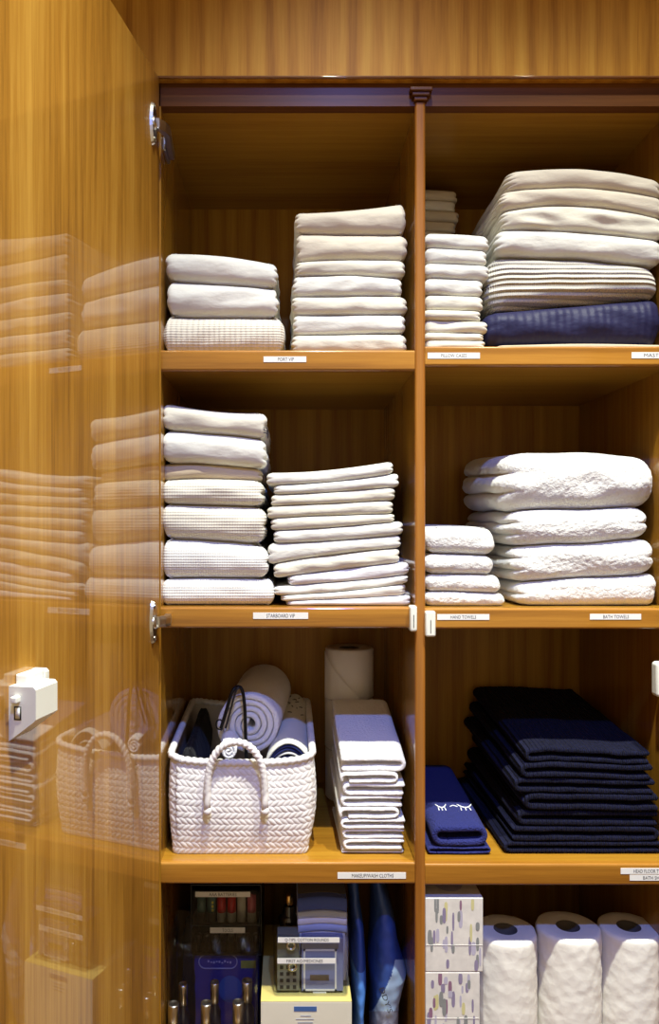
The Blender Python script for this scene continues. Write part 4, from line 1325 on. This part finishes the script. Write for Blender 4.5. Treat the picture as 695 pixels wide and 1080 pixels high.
for k in range(8):
    x = PX(209.5 + k * 8.6, Yd + 0.012); za = z0 + 0.0025
    m = MB(); hb = 0.030
    m.lathe([(0.0001, 0), (0.0042, 0), (0.0042, hb * 0.55), (0.0058, hb * 0.6), (0.0058, hb - 0.003), (0.0048, hb), (0.0001, hb)], (x, Yd + 0.012, za), 16)
    tag(m.build('tool_handle', steel_grey, None, (x, Yd + 0.012, za)), 'short grey steel tool in the row inside the lower clear drawer', 'tool', 'tools in the lower drawer')

# cream carton with yellow top, clear bin on it
Yk = 1.222
k0, k1 = PX(275, Yk), PX(371, Yk); zk = PZ(1056, Yk)
m = MB(); m.box(k0, k1, Yk, 1.46, zB, zk - 0.001, 0.001); m.box(k0, k1, Yk, 1.46, zk - 0.001, zk, 0.0004, mi=1)
plate(m, 310, 334, 1061.5, 1066.5, Yk, 2)
for (a, b, y) in ((317, 328, 1071), (312, 331, 1074.5), (314, 330, 1078)):
    plate(m, a, b, y, y + 0.7, Yk, 3)
tag(m.build('cream_carton', [carton_cream, carton_yellow, blue_label, bag_grey], None, ((k0 + k1) / 2, 1.34, zB)), 'cream carton with yellow top and small blue label under the clear bin', 'carton')
Yo = 1.232
o0, o1 = PX(288, Yo), PX(368, Yo); zo0 = zk + 0.0005; zo1 = PZ(986, Yo)
tb = open_bin(o0, o1, Yo, 1.40, zo0, zo1, clear_plastic, 'clear_bin', 'clear labelled bin of cards and polishing cloths standing on the cream carton', 'storage bin')
for (a, b, ya, yb_, txt, w_) in ((293, 358, 985.5, 990.8, 'Q-TIPS, COTTON ROUNDS', 46), (292.5, 354, 1010, 1015.5, 'FIRST AID/MEDICINES', 38)):
    m = MB(); X0, X1, Z1_, Z0_ = PX(a, Yo), PX(b, Yo), PZ(ya, Yo), PZ(yb_, Yo)
    if ya < 990: Z1_ -= 0.004; Z0_ -= 0.004
    m.box(X0, X1, Yo - 0.0022, Yo - 0.0016, Z0_, Z1_, 0)
    add_text(m, txt, lambda p, q_: (p, Yo - 0.0024, (Z0_ + Z1_) / 2 + q_), (Z1_ - Z0_) * 0.85, 1, width=w_ * 0.00154, cx=(X0 + X1) / 2 - 0.003)
    m.build('label_strip', [label_paper, ink], tb)
# framed card packet
m = MB(); Yp = 1.243
m.box(PX(318, Yp), PX(362, Yp), Yp, Yp + 0.016, zo0 + 0.003, PZ(989, Yp), 0.001)
for (a, b, c, d_) in ((320, 322, 1001, 1045), (353, 355, 1001, 1045), (320, 355, 1001, 1003), (320, 355, 1043, 1045)):
    plate(m, a, b, c, d_, Yp, 1)
plate(m, 327, 347, 1028, 1034, Yp, 2); plate(m, 330, 344, 1046, 1048.5, Yp, 1)
tag(m.build('card_packet', [card_lav, label_paper, steel_grey], None, (PX(340, Yp), Yp, zo0 + 0.003)), 'lavender card packet with white framed border inside the clear bin', 'packet')
m = MB()
m.box(PX(292, Yp), PX(316, Yp), Yp, Yp + 0.05, zo0 + 0.003, PZ(993, Yp), 0.002)
for i in range(3):
    for j in range(4):
        cx_, cz_ = PX(297 + i * 6.8, Yp), PZ(1020 + j * 7.0, Yp)
        m.box(cx_ - 0.0028, cx_ + 0.0028, Yp - 0.0006, Yp, cz_ - 0.0028, cz_ + 0.0028, 0, mi=1)
tag(m.build('swab_pack', [green_grey, dark_slot], None, (PX(304, Yp), Yp, zo0 + 0.003)), 'grey-green pack with dark square dots inside the clear bin', 'packet')
for k, (px, py) in enumerate(((307, 997), (308.5, 1019))):
    m = MB(); M_ = Matrix.Rotation(math.radians(90), 3, 'X')
    c_ = (PX(px, 1.2385), 1.2385, PZ(py, 1.2385))
    m.lathe([(0.0045, -0.001), (0.0075, -0.001), (0.0082, 0.001), (0.0075, 0.0025), (0.0045, 0.0025), (0.0045, -0.001)], c_, 24, M=M_)
    tag(m.build('metal_ring', chrome, None, c_), ['shiny metal ring just under the upper label of the clear bin', 'dull metal ring just under the lower label of the clear bin'][k], 'ring', 'metal rings in the clear bin')
# polishing cloths
yy_ = [948, 956, 966, 972, 978, 984]
mats_ = [cloth_grey, cloth_blue, cloth_pale, sheet_pale, cloth_pale, sheet_pale]
Yz = 1.268
zt_ = [PZ(940, 1.30), PZ(948, Yz), PZ(962, Yz), PZ(969, Yz), PZ(976, Yz), PZ(984, Yz), zo0 + 0.0035]
dz_ = ['dark grey', 'royal blue', 'pale blue', 'lilac white', 'pale blue', 'lilac white']
for i in range(6):
    a = (lambda z: (lambda x, y: np.full(np.shape(x), z) + 0.002 * np.cos((np.asarray(x) - PX(340, Yz)) * 60) * (z > zo0 + 0.02)))
    mb = fold_block(PX(313.5 + (i == 0) * 1, Yz), PX(366.5 - (i == 0), Yz), Yz + (0.02 if i == 0 else 0), 1.385, a(zt_[i + 1] + 0.0002), a(zt_[i] - 0.0002), lobes=(1, 1), seed=120 + i, corner=0.004, wr=0.0005, rf=0.3 if i < 5 else 0.05, rs=0.1, step=0.004)
    tag(mb.build('polishing_cloth', mats_[i], None, (PX(340, Yz), 1.33, zt_[i + 1])), '%s polishing cloth, %s in the bin on the cream carton' % (dz_[i], od(i, 6)), 'cloth', 'polishing cloths in the clear bin')
# black bottle with brass neck
xb_ = PX(305, 1.30)
t = thing('spray_bottle', 'black bottle with brass neck rising behind the swab pack', 'bottle', (xb_, 1.325, zo0 + 0.003))
zz = zo0 + 0.003; H_ = PZ(966, 1.32) - zz
m = MB(); m.lathe([(0.0001, 0), (0.013, 0), (0.014, 0.003), (0.014, H_ * 0.5), (0.017, H_ - 0.012), (0.018, H_ - 0.004), (0.012, H_), (0.008, H_ + 0.016)], (xb_, 1.325, zz), 26); m.build('bottle_body', dark_glass, t)
m = MB(); m.lathe([(0.0055, H_ + 0.016), (0.0062, H_ + 0.018), (0.0062, H_ + 0.034), (0.003, H_ + 0.036), (0.0001, H_ + 0.036)], (xb_, 1.325, zz), 22); m.build('neck', gold, t)

# ------------------------------------------------------------------ blue bags
def bag(prof_l, prof_r, ys, Y, depth, mats, bandf, seed, name, label, extra=None):
    """upright soft bag: left/right silhouettes in px at listed rows, puffed in depth"""
    m = MB(); K = 280; A = 150
    yy = np.linspace(ys[0], ys[-1], K)
    L = np.interp(yy, ys, prof_l); R = np.interp(yy, ys, prof_r)
    f1 = waves(seed, 16); f2 = waves(seed + 1, 38)
    rings = []
    for k in range(K):
        z = PZ(yy[k], Y); c = (PX(L[k], Y) + PX(R[k], Y)) / 2; hw = (PX(R[k], Y) - PX(L[k], Y)) / 2
        t = k / (K - 1)
        dp = depth * (0.35 + 0.65 * math.sin(math.pi * (0.12 + 0.8 * t)) ** 0.8)
        rg = []
        for a in range(A):
            th = 2 * math.pi * a / A
            cx_ = abs(math.cos(th)) ** 0.75 * (1 if math.cos(th) > 0 else -1); sy = abs(math.sin(th)) ** 0.75 * (1 if math.sin(th) > 0 else -1)
            rg.append((c + hw * cx_, Y + depth / 2 + dp / 2 * sy + 0.0 * t, z))
        rg = np.array(rg)
        d = 0.0028 * f1(rg * np.array([1, 1, .6])) + 0.0012 * f2(rg)
        rg[:, 1] += d * np.where(rg[:, 1] < Y + depth / 2, 1, -1); rg[:, 0] += d * 0.25
        rings.append(rg)
    V = np.concatenate(rings)
    fs = [(a * A + k, (a + 1) * A + k, (a + 1) * A + (k + 1) % A, a * A + (k + 1) % A) for a in range(K - 1) for k in range(A)]
    o0 = len(m.v); m.add(V, fs)
    for i, f in enumerate(fs):
        a, k = divmod(i, A)
        p = V[f[0]]
        px = CX + p[0] * F / p[1]; py = CY - (p[2] - CZ) * F / p[1]
        u = (p[0] - V[a * A:(a + 1) * A, 0].min()) / (np.ptp(V[a * A:(a + 1) * A, 0]) + 1e-9)
        m.m[i] = bandf(u, (ys[-1] - yy[a]) / (ys[-1] - ys[0]), p)
    m.add(rings[0], [tuple(range(A))[::-1]]); m.add(rings[-1], [tuple(range(A))])
    if extra: extra(m)
    o = m.build(name, mats, None, (PX((prof_l[-1] + prof_r[-1]) / 2, Y), Y + depth / 2, PZ(ys[-1], Y)))
    tag(o, label, 'bag')
    return o
YBOT = CY + (CZ - zB) * F / 1.26
bag([370, 371.5, 374, 373, 374, 377, 375], [381, 382, 386, 388, 389, 386, 388], [936, 960, 985, 1020, 1050, 1080, YBOT], 1.26, 0.16, [bag_blue, bag_navy],
    lambda u, v, p: 1 if v > 0.58 else 0, 501, 'shopping_bag', 'narrow bright blue plastic bag squeezed beside the cream carton')
def eddy(m):
    # vertical wordmark running down the panel's left edge
    org = Vector(I(402.5, 1042, 1.243)); d = Vector(I(412, 1068, 1.243)) - org; ln = d.length; d.normalize()
    up = Vector((d.z * -1, 0, d.x)) * -1
    up = Vector((-d.z, 0, d.x))
    add_text(m, "DDY'S", lambda p, q_: tuple(org + d * p + up * q_ + Vector((0, -0.0, 0))), 0.012, 3, width=ln, left=0.0)
    L = []
YBOT2 = CY + (CZ - zB) * F / 1.25
bag([396, 398, 397, 396, 394, 396, 396], [405, 416, 421, 424, 433, 425, 424], [937, 965, 985, 1008, 1040, 1070, YBOT2], 1.25, 0.15, [bag_navy, bag_light, bag_grey, ink],
    lambda u, v, p: (1 if (u + (CY - (p[2] - CZ) * F / p[1] - 1024) / 75.0 > 0.55 and (CY - (p[2] - CZ) * F / p[1]) > 1012 and (CY - (p[2] - CZ) * F / p[1]) < 1066) else (2 if (CY - (p[2] - CZ) * F / p[1]) >= 1066 else 0)), 505,
    'shopping_bag', 'crumpled navy bag with light blue lettered panel beside the divider', eddy)
for o in bpy.data.objects:
    for k in ('_base', 'ztop'):
        if k in o: del o[k]
